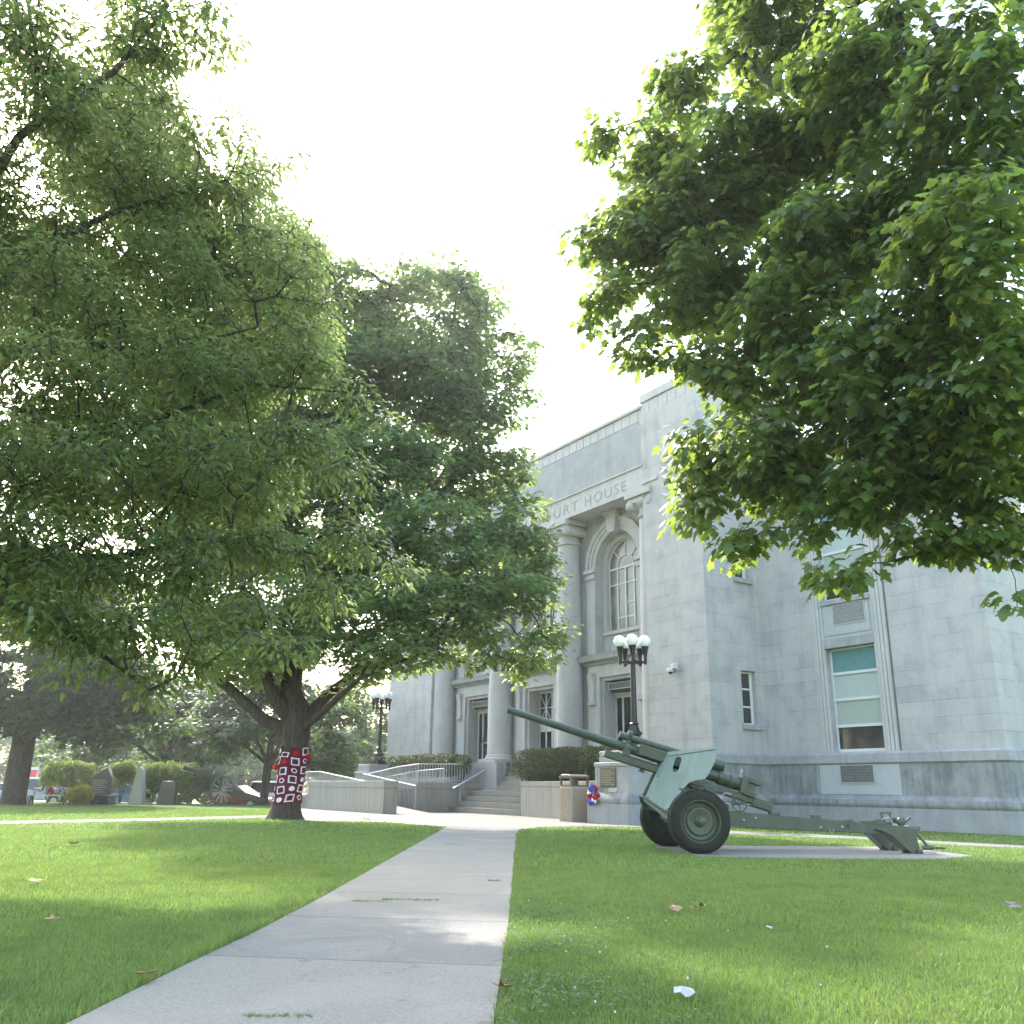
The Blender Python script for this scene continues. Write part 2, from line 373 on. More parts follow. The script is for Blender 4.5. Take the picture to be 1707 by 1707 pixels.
# ------------------------------------------------------------------ courthouse
def build_courthouse():
    ch = thing('courthouse', 'pale grey limestone courthouse with columns, arched windows and carved COURT HOUSE frieze', 'courthouse', BL(0, 0, 0), BROT)
    S, SP = M['stone'], M['stone_plain']
    ex, ez = (1, 0, 0), (0, 0, 1)
    def arch(cx, hw, z0, zs, n=20):
        return [(cx - hw, z0), (cx + hw, z0)] + [(cx + hw * math.cos(PI * i / n), zs + hw * math.sin(PI * i / n)) for i in range(n + 1)]
    def rect(x0, x1, z0, z1): return [(x0, z0), (x1, z0), (x1, z1), (x0, z1)]
    bays = (-5.5, 0, 5.5)
    # portico back wall
    b = MB(); holes = []
    for cx in bays: holes += [arch(cx, 1.4, 6.47, 10.2), rect(cx - 1.12, cx + 1.12, 2.22, 5.5)]
    b.plate(rect(-8.52, 8.52, 2.0, 12.5), holes, (0, 1.1, 0), ex, ez, (0, .34, 0)); b.build('portico_wall', S, ch)
    # solid mass behind
    MB().box(-11.3, 11.3, 2.3, 20, 0, 15.2).build('main_block', S, ch)
    for sx in (-1, 1):      # pylons
        pb = MB(); q = (lambda a, c: (min(sx * a, sx * c), max(sx * a, sx * c)))
        x0, x1 = q(8.51, 11.63)
        pb.box(x0, x1, 0, .4, 0, 15.58)
        xx0, xx1 = q(8.51, 11.25); pb.box(xx0, xx1, .4, 2.6, 0, 15.58)
        rh = [rect(1.57, 2.29, 3.28, 5.15), rect(1.57, 2.29, 8.5, 10.35)]
        pb.plate(rect(.4, 2.9, 0, 15.58), rh, (sx * 11.63, 0, 0), (0, 1, 0), ez, (-sx * .36, 0, 0))
        pb.build('pylon', S, ch)
        t = MB(); t.box(x0 + .06, x1 - .06, .06, 6, 15.58, 16.1); t.build('frieze_band', SP, ch)
        t = MB()
        for i in range(6):
            a = 8.51 + .52 * i + .015; aa, bb = q(a, a + .49); t.box(aa, bb, .035, .07, 15.6, 16.08)
        for i in range(11): yy = .06 + .52 * i; aa, bb = q(11.56, 11.595); t.box(aa, bb, yy + .015, yy + .505, 15.6, 16.08)
        t.build('fluted_frieze', SP, ch, bevel=.02)
        MB().box(x0 - .03, x1 + .03, -.03, 6.2, 16.1, 16.46).build('pylon_cap', SP, ch, bevel=.03)
        aa, bb = q(8.5, 9.42); MB().box(aa, bb, -.05, .02, 12.62, 12.77).build('string_course', SP, ch, bevel=.015)
        # carved feather relief
        r = MB(); cx = sx * 10.07
        for k in range(5):
            zz = 11.75 + k * .36
            pts = [(cx + (-.42 + .84 * i / 12), -.02, zz + .2 - .2 * math.sin(PI * i / 12)) for i in range(13)]
            r.tube(pts, [.025 + .07 * math.sin(PI * i / 12) for i in range(13)], 8)
        r.box(cx + sx * .52 - .04, cx + sx * .52 + .04, -.05, .01, 11.4, 13.7); r.box(cx + sx * .66 - .03, cx + sx * .66 + .03, -.04, .01, 11.4, 13.7)
        r.sphere((cx, -.02, 13.62), .3, 16, 10, (1.3, .35, .8)); r.build('carved_relief', SP, ch)
        for z0, z1 in ((3.28, 5.15), (8.5, 10.35)):     # slit windows of the return
            f = MB(); X = sx * 11.42
            f.box(X - .03, X + .03, 1.57, 1.63, z0, z1); f.box(X - .03, X + .03, 2.16, 2.29, z0, z1)
            for zz in (z0 + .03, z0 + .62, z0 + 1.24, z1 - .05): f.box(X - .026, X + .026, 1.63, 2.16, zz - .03, zz + .03)
            w = f.build('slit_window', M['frame'], ch)
            MB().box(X - .012, X + .012, 1.6, 2.2, z0 + .01, z1 - .01).build('pane', M['glass'], w)
            aa, bb = q(11.5, 11.74); MB().box(aa, bb, 1.47, 2.4, z0 - .18, z0).build('window_sill', M['stone_sill'], ch, bevel=.012)
    # entablature
    MB().box(-8.5, 8.5, .02, 2.4, 12.46, 13.41).build('frieze', SP, ch)
    MB().box(-8.5, 8.5, -.04, .1, 13.41, 13.47).build('frieze_fillet', SP, ch)
    MB().box(-8.5, 8.5, .03, 2.35, 13.47, 15.36).build('attic_wall', stone('attic_limestone', (.36, .37, .375), True, .4, bw=2.8, bh=3.0, zoff=1.5), ch)
    t = MB()
    for i in range(32): t.box(-8.32 + .52 * i + .015, -8.32 + .52 * i + .505, .045, .12, 15.39, 15.88)
    t.build('fluted_frieze', SP, ch, bevel=.02)
    MB().box(-8.5, 8.5, .07, 5, 15.36, 15.9).build('frieze_band', SP, ch)
    MB().box(-8.5, 8.5, -.03, 6, 15.9, 16.05).build('parapet_cap', SP, ch, bevel=.02)
    # inscription
    for word, x_l, x_r in (('COURT', .95, 4.27), ('HOUSE', 4.78, 7.5)):
        cu = bpy.data.curves.new('inscription', 'FONT'); cu.body = word; cu.size = .78; cu.extrude = .012; cu.space_character = 1.28; cu.offset = -.006
        to = bpy.data.objects.new('inscription', cu); COL.objects.link(to); bpy.context.view_layer.update()
        me = bpy.data.meshes.new_from_object(to.evaluated_get(bpy.context.evaluated_depsgraph_get())); bpy.data.objects.remove(to)
        xs = [v.co.x for v in me.vertices]; k = (x_r - x_l) / (max(xs) - min(xs)); x_m = min(xs)
        for v in me.vertices: v.co = Vector((x_l + (v.co.x - x_m) * k, .018 - v.co.z, 12.66 + v.co.y * (.46 / .55)))
        me.name = 'inscription'; me.materials.append(M['letter']); lo = bpy.data.objects.new('inscription', me); COL.objects.link(lo); lo.parent = ch
    # columns
    for cx in (-8.25, -2.75, 2.75, 8.25):
        c = MB().lathe([(2.52, .57), (4, .57), (6, .555), (8, .535), (10, .505), (11.38, .485)], (cx, .66, 0), n=48, caps=False).build('column_shaft', SP, ch)
        MB().box(cx - .74, cx + .74, -.08, 1.09, 2.2, 2.28).lathe([(2.28, .7), (2.31, .73), (2.38, .73), (2.42, .66), (2.45, .64), (2.49, .66), (2.52, .62), (2.54, .575)], (cx, .66, 0), n=48).build('column_base', SP, c)
        k = MB().lathe([(11.38, .49), (11.41, .56), (11.47, .56), (11.5, .495), (11.78, .49), (11.84, .56), (11.95, .66), (12.04, .6)], (cx, .66, 0), n=40)
        k.box(cx - .66, cx + .66, .0, 1.09, 12.0, 12.2); k.box(cx - .76, cx + .76, -.1, 1.09, 12.22, 12.455)
        for ax in (-1, 1):
            d = np.array([ax * .7, -.7, 0]); p = np.array([cx + ax * .6, .07, 11.93])
            k.lathe([(-.12, .17), (.02, .19), (.12, .17), (.14, .08)], p, d, 16)
            k.lathe([(-.1, .19), (1.1, .19)], (cx + ax * .58, .08, 11.95), (0, 1, 0), 16)
        k.build('capital', SP, c, bevel=.015)
    # bays
    for bi, cx in enumerate(bays):
        am = MB()
        for r0, r1, pr in ((1.4, 1.62, .05), (1.62, 1.8, .09), (1.8, 1.99, .14)):
            n = 28; outer = [(cx + r1 * math.cos(PI * i / n), 10.2 + r1 * math.sin(PI * i / n)) for i in range(n + 1)] + [(cx - r0 * math.cos(PI * i / n), 10.2 + r0 * math.sin(PI * i / n)) for i in range(n + 1)]
            am.plate(outer, [], (0, 1.1 - pr, 0), ex, ez, (0, pr + .004, 0))
        am.plate([(cx - .22, 11.5), (cx + .22, 11.5), (cx + .34, 12.3), (cx - .34, 12.3)], [], (0, .8, 0), ex, ez, (0, .33, 0))
        am.box(cx - .44, cx + .44, .74, 1.12, 12.3, 12.45)
        am.build('archivolt', SP, ch)
        for s_ in (-1, 1):
            pm = MB(); a = cx + s_ * 1.7
            pm.box(a - .29, a + .29, 1.02, 1.105, 6.43, 9.75); pm.box(a - .33, a + .33, .96, 1.105, 9.75, 9.9); pm.box(a - .31, a + .31, .99, 1.105, 9.9, 10.02); pm.box(a - .38, a + .38, .9, 1.105, 10.02, 10.19)
            pm.build('pilaster', SP, ch, bevel=.01)
        MB().plate(arch(cx, 1.42, 6.45, 10.2), [arch(cx, 1.1, 7.45, 10.2)], (0, 1.4, 0), ex, ez, (0, .28, 0)).build('arch_surround', SP, ch)
        MB().box(cx - 1.25, cx + 1.25, 1.3, 1.42, 7.27, 7.42).box(cx - .95, cx + .95, 1.36, 1.41, 6.55, 6.62).box(cx - .95, cx + .95, 1.36, 1.41, 7.1, 7.17).box(cx - .95, cx - .88, 1.36, 1.41, 6.62, 7.1).box(cx + .88, cx + .95, 1.36, 1.41, 6.62, 7.1).build('window_apron', SP, ch, bevel=.01)
        f = MB(); Y0, Y1 = 1.58, 1.64
        f.plate(arch(cx, 1.1, 7.45, 10.2), [arch(cx, 1.045, 7.5, 10.2)], (0, Y0, 0), ex, ez, (0, .06, 0))
        f.box(cx - 1.06, cx + 1.06, Y0 - .02, Y1, 10.07, 10.14)
        f.box(cx - .03, cx + .03, Y0 - .02, Y1, 7.5, 10.07)
        for xx in (-.53, .53): f.box(cx + xx - .028, cx + xx + .028, Y0, Y1, 7.5, 10.07)
        f.box(cx - 1.05, cx + 1.05, Y0 + .01, Y1, 9.4, 9.45); f.box(cx + .06, cx + .5, Y0 + .01, Y1, 8.55, 8.6); f.box(cx - .5, cx + .5, Y0 + .01, Y1, 7.95, 8.0)
        f.tube([(cx + .53 * math.cos(PI * i / 16), Y0 + .02, 10.12 + .53 * math.sin(PI * i / 16)) for i in range(17)], .028, 6)
        for a in (45, 90, 135): ca, sa = math.cos(math.radians(a)), math.sin(math.radians(a)); f.tube([(cx + .53 * ca, Y0 + .02, 10.12 + .53 * sa), (cx + 1.07 * ca, Y0 + .02, 10.15 + 1.07 * sa)], .024, 6)
        w = f.build('arched_window', M['frame'], ch)
        MB().plate(arch(cx, 1.08, 7.47, 10.2), [], (0, 1.62, 0), ex, ez, (0, .01, 0)).build('pane', M['glass2'], w)
        # door surround
        h = MB(); h.sweep([(cx + 2.0, 1.1), (cx + 2.0, .98), (cx - 2.0, .98), (cx - 2.0, 1.1)], [(0, 6.03), (.08, 6.03), (.12, 6.1), (.2, 6.13), (.3, 6.2), (.32, 6.4), (.34, 6.43), (0, 6.46)])
        h.build('door_hood', M['stone_sill'], ch)
        d = MB(); d.box(cx - 1.9, cx + 1.9, .98, 1.105, 5.5, 6.03)
        for s_ in (-1, 1):
            a = cx + s_ * 1.5; d.box(a - .38, a + .38, .96, 1.105, 2.2, 5.5)
        d.build('door_surround', SP, ch, bevel=.01)
        for s_ in (-1, 1):
            cns = MB(); a = cx + s_ * 1.55
            cns.plate([(0, 4.5), (.1, 4.5), (.13, 4.6), (.11, 4.7), (.14, 5.3), (.2, 5.55), (.22, 5.66), (0, 5.7)], [], (a - .17, .97, 0), (0, -1, 0), ez, (.34, 0, 0))
            cns.box(a - .2, a + .2, .8, .97, 4.4, 4.5)
            cns.build('console_bracket', SP, ch, bevel=.01)
        # reveal jambs and door
        MB().box(cx - 1.12, cx - .98, 1.1, 1.8, 2.2, 5.5).box(cx + .98, cx + 1.12, 1.1, 1.8, 2.2, 5.5).box(cx - .98, cx + .98, 1.1, 1.8, 5.36, 5.5).build('door_reveal', SP, ch)
        if bi == 1:
            fr = MB(); Y0, Y1 = 1.7, 1.78
            for xx in (-.97, -.47, 0, .47, .97): fr.box(cx + xx - .04, cx + xx + .04, Y0, Y1, 2.2, 5.36)
            for zz in (2.26, 3.62, 3.9, 5.32): fr.box(cx - .97, cx + .97, Y0 + .005, Y1 - .005, zz - .05, zz + .05)
            for s_ in (-1, 1):
                a = cx + s_ * .5
                fr.tube([(a - .46, Y0 + .02, 3.95), (a + .46, Y0 + .02, 5.28)], .022, 5); fr.tube([(a + .46, Y0 + .02, 3.95), (a - .46, Y0 + .02, 5.28)], .022, 5)
                fr.tube([(a - .46, Y0 + .02, 4.62), (a + .46, Y0 + .02, 4.62)], .022, 5)
            fr.box(cx - .97, cx + .97, Y0, Y1, 3.55, 3.9)
            dr = fr.build('door', M['white'], ch)
        else:
            fr = MB(); Y0, Y1 = 1.68, 1.76
            for xx in (-.94, -.5, .5, .94): fr.box(cx + xx - .035, cx + xx + .035, Y0, Y1, 2.2, 4.72)
            fr.box(cx - .97, cx + .97, Y0 - .02, Y1, 4.68, 4.82); fr.box(cx - .97, cx + .97, Y0, Y1, 2.2, 2.45)
            dr = fr.build('door', M['frame'], ch)
            o8 = [(.3 * math.cos(2 * PI * (i + .5) / 8), 5.12 + .32 * math.sin(2 * PI * (i + .5) / 8)) for i in range(8)]
            tr = MB().plate(o8, [], (cx - .84, 1.52, 0), (0, 1, 0), ez, (1.68, 0, 0)).build('transom_drum', M['transom'], ch)
            e = MB()
            for y8, z8 in o8:
                e.tube([(cx - .86, 1.52 + y8 * 1.02, 5.12 + (z8 - 5.12) * 1.02), (cx + .86, 1.52 + y8 * 1.02, 5.12 + (z8 - 5.12) * 1.02)], .012, 5)
            for xx in (-.86, .86): e.tube([(cx + xx, 1.52 + y8 * 1.02, 5.12 + (z8 - 5.12) * 1.02) for y8, z8 in o8], .02, 5, True)
            e.build('drum_rib', M['frame'], tr)
            kx = MB().box(cx - .46, cx - .38, Y0 - .05, Y0 - .02, 3.2, 3.5).box(cx - .5, cx + .5, Y0 - .012, Y0 + .01, 3.2, 3.26); kx.build('door_handle', M['alu'], dr)
        MB().box(cx - .97, cx + .97, 1.725, 1.74, 2.25, 5.34).build('door_glass', M['glass'], dr)
    # wings
    for sx in (-1, 1):
        X1 = 20.08 if sx > 0 else 19.2
        q = (lambda a, c: (min(sx * a, sx * c), max(sx * a, sx * c)))
        wx0, wx1 = 14.42, 16.31
        wl = MB(); fl = lambda r: [(sx * p[0], p[1]) for p in r]
        wl.plate(fl(rect(11.63, X1, 0, 12.5)), [fl(rect(wx0, wx1, 2.3, 5.65)), fl(rect(wx0, wx1, 7.25, 10.7))], (0, 2.69, 0), ex, ez, (0, .4, 0))
        aa, bb = q(11.63, X1); wl.box(aa, bb, 3.09, 20, 0, 12.5)
        wl.build('wing_wall', S, ch)
        MB().box(aa, bb, 2.64, 20, 12.5, 13.2).build('wing_parapet', SP, ch, bevel=.02)
        g = MB()      # fluted strips framing the window bay
        for base in (13.92, 16.31):
            for i in range(4):
                a = base + .125 * i; c0, c1 = q(a + .008, a + .117); g.box(c0, c1, 2.69 - (.05 if i in (1, 2) else .025), 2.7, 2.29, 12.3)
        g.build('window_strip', SP, ch, bevel=.008)
        c0, c1 = q(16.83, 16.89); MB().box(c0, c1, 2.683, 2.71, 2.29, 12.3).build('strip_joint', M['bindark'], ch)
        c0, c1 = q(wx0 - .02, wx1 + .02); MB().box(c0, c1, 2.63, 2.8, 5.65, 5.97).build('lintel', M['stone_sill'], ch, bevel=.015)
        MB().box(c0, c1, 2.6, 2.9, 7.1, 7.26).build('window_sill', M['stone_sill'], ch, bevel=.015)
        c0, c1 = q(wx0 + .06, wx1 - .06); MB().box(c0, c1, 2.66, 2.7, 6.08, 6.14).box(c0, c1, 2.655, 2.7, 6.14, 7.08).build('spandrel', M['stone_clean'], ch)
        for z0, z1, name in ((2.3, 5.65, 'lower'), (7.25, 10.7, 'upper')):
            f = MB(); c0, c1 = q(wx0, wx1); Y0, Y1 = 2.9, 2.96
            f.box(c0, c0 + .06, Y0, Y1, z0, z1); f.box(c1 - .06, c1, Y0, Y1, z0, z1); f.box(c0, c1, Y0, Y1, z1 - .06, z1); f.box(c0, c1, Y0, Y1, z0, z0 + .1)
            hs = [z0, z0 + .83, z0 + 1.68, z0 + 2.53, z1]
            for zz in hs[1:-1]: f.box(c0, c1, Y0 - .02, Y1, zz - .045, zz + .045)
            w = f.build('wing_window', M['white'], ch)
            for k, mt in enumerate(('glass', 'blind2', 'blind', 'teal')):
                MB().box(c0 + .03, c1 - .03, 2.93, 2.94, hs[k], hs[k + 1]).build(('pane', 'blind', 'blind', 'panel')[k], M[mt], w)
        for z0, z1, a0, a1 in ((6.42, 7.05, 14.9, 16.09), (1.36, 1.88, 14.68, 15.9)):
            c0, c1 = q(a0, a1); yy = 2.65 if z0 > 3 else 2.575
            v = MB().box(c0, c1, yy + .02, yy + .06, z0, z1)
            for k in range(11): zz = z0 + (z1 - z0) * (k + .5) / 11; v.obox(((c0 + c1) / 2, yy + .005, zz), [(1, 0, 0), (0, .8, -.6), (0, .6, .8)], ((c1 - c0) / 2, .03, .004))
            vo = v.build('vent', M['louvre'], ch)
            MB().box(c0 - .03, c0, yy - .02, yy + .03, z0, z1).box(c1, c1 + .03, yy - .02, yy + .03, z0, z1).box(c0 - .03, c1 + .03, yy - .02, yy + .03, z0 - .03, z0).build('vent_frame', M['stone_clean'], vo)
        c0, c1 = q(13.85, 16.8); MB().box(c0, c1, 2.595, 2.62, 1.0, 1.9).build('basement_panel', M['stone_clean'], ch)
        # base courses
        plan = [(sx * X1, 20), (sx * X1, 2.69), (sx * 11.63, 2.69), (sx * 11.63, 0), (sx * 8.51, 0), (sx * 8.51, .9)]
        if sx < 0: plan = plan[::-1]
        sgn = 1
        def sw(prof): return MB().sweep(plan, prof)
        sw([(0, -1), (.22, -1), (.22, .62), (0, .62)]).build('foundation_course', M['stone_foot'], ch)
        sw([(0, .62), (.2, .62), (.24, .68), (.25, .76), (.22, .85), (.15, .9), (.12, .98), (0, .98)]).build('base_moulding', M['stone_base'], ch)
        sw([(0, .98), (.08, .98), (.08, 1.92), (0, 1.92)]).build('dado_course', M['stone_base'], ch)
        sw([(0, 1.92), (.1, 1.92), (.14, 1.96), (.13, 2.22), (.06, 2.29), (0, 2.29)]).build('water_table', M['stone_sill'], ch)
    # podium
    p = MB(); p.box(-8.52, -2.2, .35, 1.4, -.5, 2.2).box(2.2, 8.52, .35, 1.4, -.5, 2.2).box(-2.2, 2.2, 1.1, 2.3, -.5, 2.2).box(-8.52, 8.52, 1.44, 2.3, 2.0, 2.2)
    for cx in (-8.25, -2.75, 2.75, 8.25):
        x0, x1 = max(cx - .82, -8.5), min(cx + (1.02 if cx == -2.75 else .82), 8.5); p.box(x0, x1, -.14, .36, -.5, 2.19)
    p.build('podium', M['stone_sill'], ch)
    return ch
build_courthouse()

def at_b(name, label, cat, x, y, z=0, group=None): return thing(name, label, cat, BL(x, y, z), BROT, group)

# entrance steps
st = at_b('entrance_steps', 'worn concrete steps rising to the courthouse entrance', 'steps', 0, 0)
for k in range(4): MB().box(-3.02, 2.72, -1.8 + .33 * k, -.82 if k < 3 else -.145, .24 * k - (.3 if k == 0 else 0) + .003 * k, .24 * (k + 1)).build('step', M['stepcon'], st, bevel=.012)
for k in range(6): MB().box(-1.72, 1.92, -.144 + .2 * k, 1.099, .96 + .206 * k + .002, .96 + .206 * (k + 1)).build('step', M['stepcon'], st, bevel=.01)
# handrail
hr = at_b('stair_handrail', 'bright metal handrail slanting up the left side of the entrance steps', 'handrail', 0, 0)
for dx in (0, .07): MB().tube([(-2.78 + dx, -1.78, 1.02), (-2.78 + dx, -1.62, 1.1), (-2.78 + dx, .42, 2.14), (-2.78 + dx, .6, 2.16)], .032, 10).build('rail', M['alu'], hr)
for y, z0, z1 in ((-1.42, .24, 1.2), (.1, .96, 1.98)): MB().cyl((-2.745, y, z0), (-2.745, y, z1), .025).lathe([(0, .06), (.015, .06)], (-2.745, y, z0), n=12).build('post', M['steel'], hr)

def conwall(name, label, pts, z0, z1, th, cap=.28, mat='wallcon'):
    t = thing(name, label, 'wall', (0, 0, 0))
    a, b = np.array(pts[0]), np.array(pts[1]); d = (b - a); L = np.linalg.norm(d); d /= L; n = np.array([-d[1], d[0]])
    c = (a + b) / 2 + n * th / 2; t.location = (c[0], c[1], 0); t.rotation_euler = (0, 0, math.atan2(d[1], d[0]))
    MB().box(-L / 2, L / 2, -th / 2, th / 2, z0, z1 - cap).build('wall_body', M[mat], t, bevel=.015)
    MB().box(-L / 2 - .012, L / 2 + .012, -th / 2 - .012, th / 2 + .012, z1 - cap, z1).build('coping', M[mat], t, bevel=.02)
    return t
def b2(x, y): return BL(x, y)[:2]
conwall('ramp_wall', 'streaked concrete wall standing alone at the foot of the wheelchair ramp', [b2(-9.1, -6.15), b2(-.72, -6.15)], -.3, 1.28, .62)
# ramp mass with rails
rp = at_b('wheelchair_ramp', 'concrete wheelchair ramp platform left of the entrance steps', 'ramp', 0, 0)
r = MB(); r.box(-13.5, -3.04, -3.45, -.15, -.3, 1.0); r.build('platform', M['wallcon'], rp, bevel=.01); MB().box(-13.4, -3.3, -3.475, -3.455, .0, .99).build('dark_face', concrete('dark_streaked_concrete', (.13, .125, .115), .6), rp)  # darker streaked sheet added behind the railing so its balusters show
MB().box(-13.5, -3.02, -3.47, -3.2, 1.0, 1.27).box(-3.3, -3.022, -3.2, -.15, 1.0, 1.27).build('kerb', M['wallcon'], rp, bevel=.015)
MB().plate([(-1.2, 0), (-9.6, .58), (-12.5, .6), (-12.5, -.3), (-1.2, -.3)], [], (0, -5.52, 0), (1, 0, 0), (0, 0, 1), (0, 2.02, 0)).build('sloped_slab', M['concrete'], rp)
MB().plate([(-1.0, .0), (-9.6, .62), (-9.6, .5), (-1.0, -.1)], [], (0, -3.54, 0), (1, 0, 0), (0, 0, 1), (0, .06, 0)).build('rusty_edge', M['rust'], rp)
def rail(name, label, pts, hts, sp_=.13, foot=True):
    """pts: building-local base points; hts rail height above each"""
    t = at_b(name, label, 'railing', 0, 0, 0, 'grey baluster railings of the ramp')
    P = [np.array(p, float) for p in pts]; top = [p + (0, 0, h) for p, h in zip(P, hts)]
    MB().tube(top, .028, 8).build('top_rail', M['steel'], t); MB().tube([p + (0, 0, .08) for p in P], .016, 6).build('bottom_rail', M['steel'], t)
    b = MB(); n_all = 0
    for i in range(len(P) - 1):
        L = np.linalg.norm(P[i + 1] - P[i]); n = max(1, int(L / sp_))
        for k in range(n):
            s_ = k / n; p = P[i] * (1 - s_) + P[i + 1] * s_; q_ = top[i] * (1 - s_) + top[i + 1] * s_
            big = (k == 0 or k % 12 == 0); b.tube([p if big else p + (0, 0, .08), q_], .024 if big else .016, 5)
    b.tube([P[-1], top[-1]], .022, 6)
    b.build('baluster', M['steel'], t); return t
rail('ramp_railing', 'grey railing with long balusters beside the low end of the ramp', [(-3.0, -3.53, .02), (-8.7, -3.53, .45)], [1.08, 1.2])
rail('ramp_railing', 'grey railing topping the ramp platform beside the steps and sloping away left', [(-3.16, -.5, 1.27), (-3.16, -3.34, 1.27), (-5.2, -3.34, 1.2), (-8.5, -3.34, .95)], [.83, .77, .74, .7], .14)
rail('ramp_railing', 'grey railing just showing above the lone streaked concrete wall', [(-2.6, -5.4, .12), (-9.6, -5.4, .62), (-12.2, -5.4, .62)], [1.0, 1.1, 1.1], .13)
rail('ramp_railing', 'grey railing behind the platform railing, below the long hedge', [(-3.4, -1.9, 1.02), (-6.0, -1.9, .95), (-10.5, -1.9, .6)], [.86, .85, .85], .14)
# planter
pA, pB = b2(2.74, -1.8), b2(9.55, -3.05)
conwall('planter_wall', 'stained concrete planter wall right of the steps, under the clipped hedge', [pA, pB], -.4, 1.32, .3, .2)
s_ = at_b('planter_soil', 'bed of dark soil behind the planter wall under the clipped hedge', 'soil', 0, 0); 
MB().plate([(2.76, -1.45), (9.5, -2.7), (9.5, -.26), (2.76, -.16)], [], (0, 0, 1.0), (1, 0, 0), (0, 1, 0), (0, 0, .2)).build('soil_bed', plain('soil', (.06, .045, .03), .95, 0, .4, 12, .5), s_)
conwall('planter_wall', 'concrete planter wall under the long hedge behind the ramp', [b2(-12.6, -1.55), b2(-3.5, -1.55)], -.3, 1.5, .3, .2)

# lamp pedestals
def pedestal(label, x, y, w, top, plaque):
    t = at_b('lamp_pedestal', label, 'pedestal', x, y, 0, 'stone pedestals under the lamps'); h = w / 2
    MB().box(-h, h, -h, h, -.4, .6).build('pedestal_base', M['stone_foot'], t, bevel=.02)
    sq = [(h, -h), (-h, -h), (-h, h), (h, h)]
    MB().sweep(sq, [(-.4, .6), (-.02, .6), (.0, .66), (-.03, .78), (-.1, .88), (-.16, .95), (-.4, .95)], True).build('pedestal_moulding', M['stone_base'], t)
    k = h - .2; MB().box(-k, k, -k, k, .6, top - .5).build('pedestal_die', M['stone_sill'], t, bevel=.015)
    MB().box(-k - .03, k + .03, -k - .03, k + .03, top - .5, top - .36).box(-k + .1, k - .1, -k + .1, k - .1, top - .36, top).build('pedestal_cap', M['stone_sill'], t, bevel=.03)
    if plaque:
        pq = MB().box(-.52, .26, -k - .035, -k + .01, 1.12, 1.72).build('plaque', M['bronze'], t, bevel=.01)
        ln = MB()
        for i in range(9): ln.box(-.44, .18 - .09 * (i % 3), -k - .039, -k - .03, 1.2 + .052 * i, 1.215 + .052 * i)
        ln.build('plaque_line', M['bin'], pq)
        MB().box(-.12, .28, -k - .02, -k + .01, .97, 1.1).build('label_strip', M['greystone'], t)
    return t
pedestal('weathered stone pedestal with bronze plaque behind the green gun', 10.62, -2.75, 2.05, 2.25, True)
pedestal('weathered stone pedestal under the farther lamp, behind the ramp', -10.75, -1.9, 2.0, 2.15, False)
def lamp(label, x, y, z, rot):
    t = thing('street_lamp', label, 'lamp', BL(x, y, z), BROT + rot, 'black five-globe lamps before the courthouse')
    I = M['iron']
    b = MB(); b.box(-.3, .3, -.3, .3, 0, .16); b.box(-.24, .24, -.24, .24, .16, .24)
    b.lathe([(.24, .24), (.5, .2), (.56, .26), (.62, .26), (.66, .19), (.78, .15), (.86, .13), (.9, .17), (.94, .12)], (0, 0, 0), n=8); b.build('lamp_base', I, t)
    MB().lathe([(.9, .11), (1.5, .10), (2.86, .085), (2.9, .12), (2.96, .12), (3.0, .07), (3.16, .06)], (0, 0, 0), n=12).build('pole', I, t)
    arms = MB(); arms.lathe([(2.84, .06), (2.95, .13), (3.05, .06)], (0, 0, 0), n=12)
    for k in range(5):
        a = 2 * PI * k / 5; c, s = math.cos(a), math.sin(a); R = .44
        arms.tube([(0, 0, 2.95), (c * R * .5, s * R * .5, 2.93), (c * R, s * R, 2.9), (c * R, s * R, 2.82)], [.05, .042, .05, .03], 7)
        arms.lathe([(2.84, .05), (2.95, .06), (3.05, .055), (3.25, .085), (3.36, .115), (3.42, .125), (3.45, .1)], (c * R, s * R, 0), n=10)
        MB().sphere((c * R, s * R, 3.6), .205, 24, 16).build('globe', M['globe'], t)
    arms.build('lamp_arm', I, t)
lamp('black lamp post with white globes on the pedestal behind the green gun', 10.8, -2.7, 2.23, .55)
lamp('black lamp post with white globes beyond the ramp, at the left end of the courthouse', -10.78, -1.75, 2.13, .2)
# camera
sc_ = at_b('security_camera', 'small white dome security camera on the courthouse wall', 'camera', 9.93, 0, 5.08)
MB().box(-.02, .2, -.02, .0, .08, .34).box(.0, .18, -.2, -.02, .14, .32).box(-.2, .02, -.2, -.06, .14, .18).lathe([(0, .12), (.08, .13), (.12, .1)], (-.06, -.14, .04), n=16).build('bracket', M['white'], sc_, bevel=.006)
MB().sphere((-.06, -.14, .04), .085, 16, 10).build('dome', M['glass'], sc_)
# trash can
tc = at_b('trash_can', 'square tan trash can with pebbled panels and brown lid by the pedestal', 'trash can', 8.62, -3.55, 0)
tc.rotation_euler = (0, 0, BROT - .05)
MB().box(-.36, .36, -.36, .36, 0, 1.12).build('bin_body', M['bin'], tc, bevel=.02)
for a in range(4):
    R_ = Matrix.Rotation(a * PI / 2, 4, 'Z'); b = MB().box(-.28, .28, -.372, -.355, .06, 1.06)
    b.v = [tuple(R_ @ Vector(p)) for p in b.v]; b.build('pebble_panel', M['pebble'], tc)
b = MB().box(-.34, .34, -.34, .34, 1.12, 1.18)
for sx in (-1, 1):
    for sy in (-1, 1): b.box(sx * .32 - .03, sx * .32 + .03, sy * .32 - .03, sy * .32 + .03, 1.18, 1.42)
b.box(-.1, .1, -.1, .1, 1.18, 1.42); b.build('lid_posts', M['bindark'], tc)
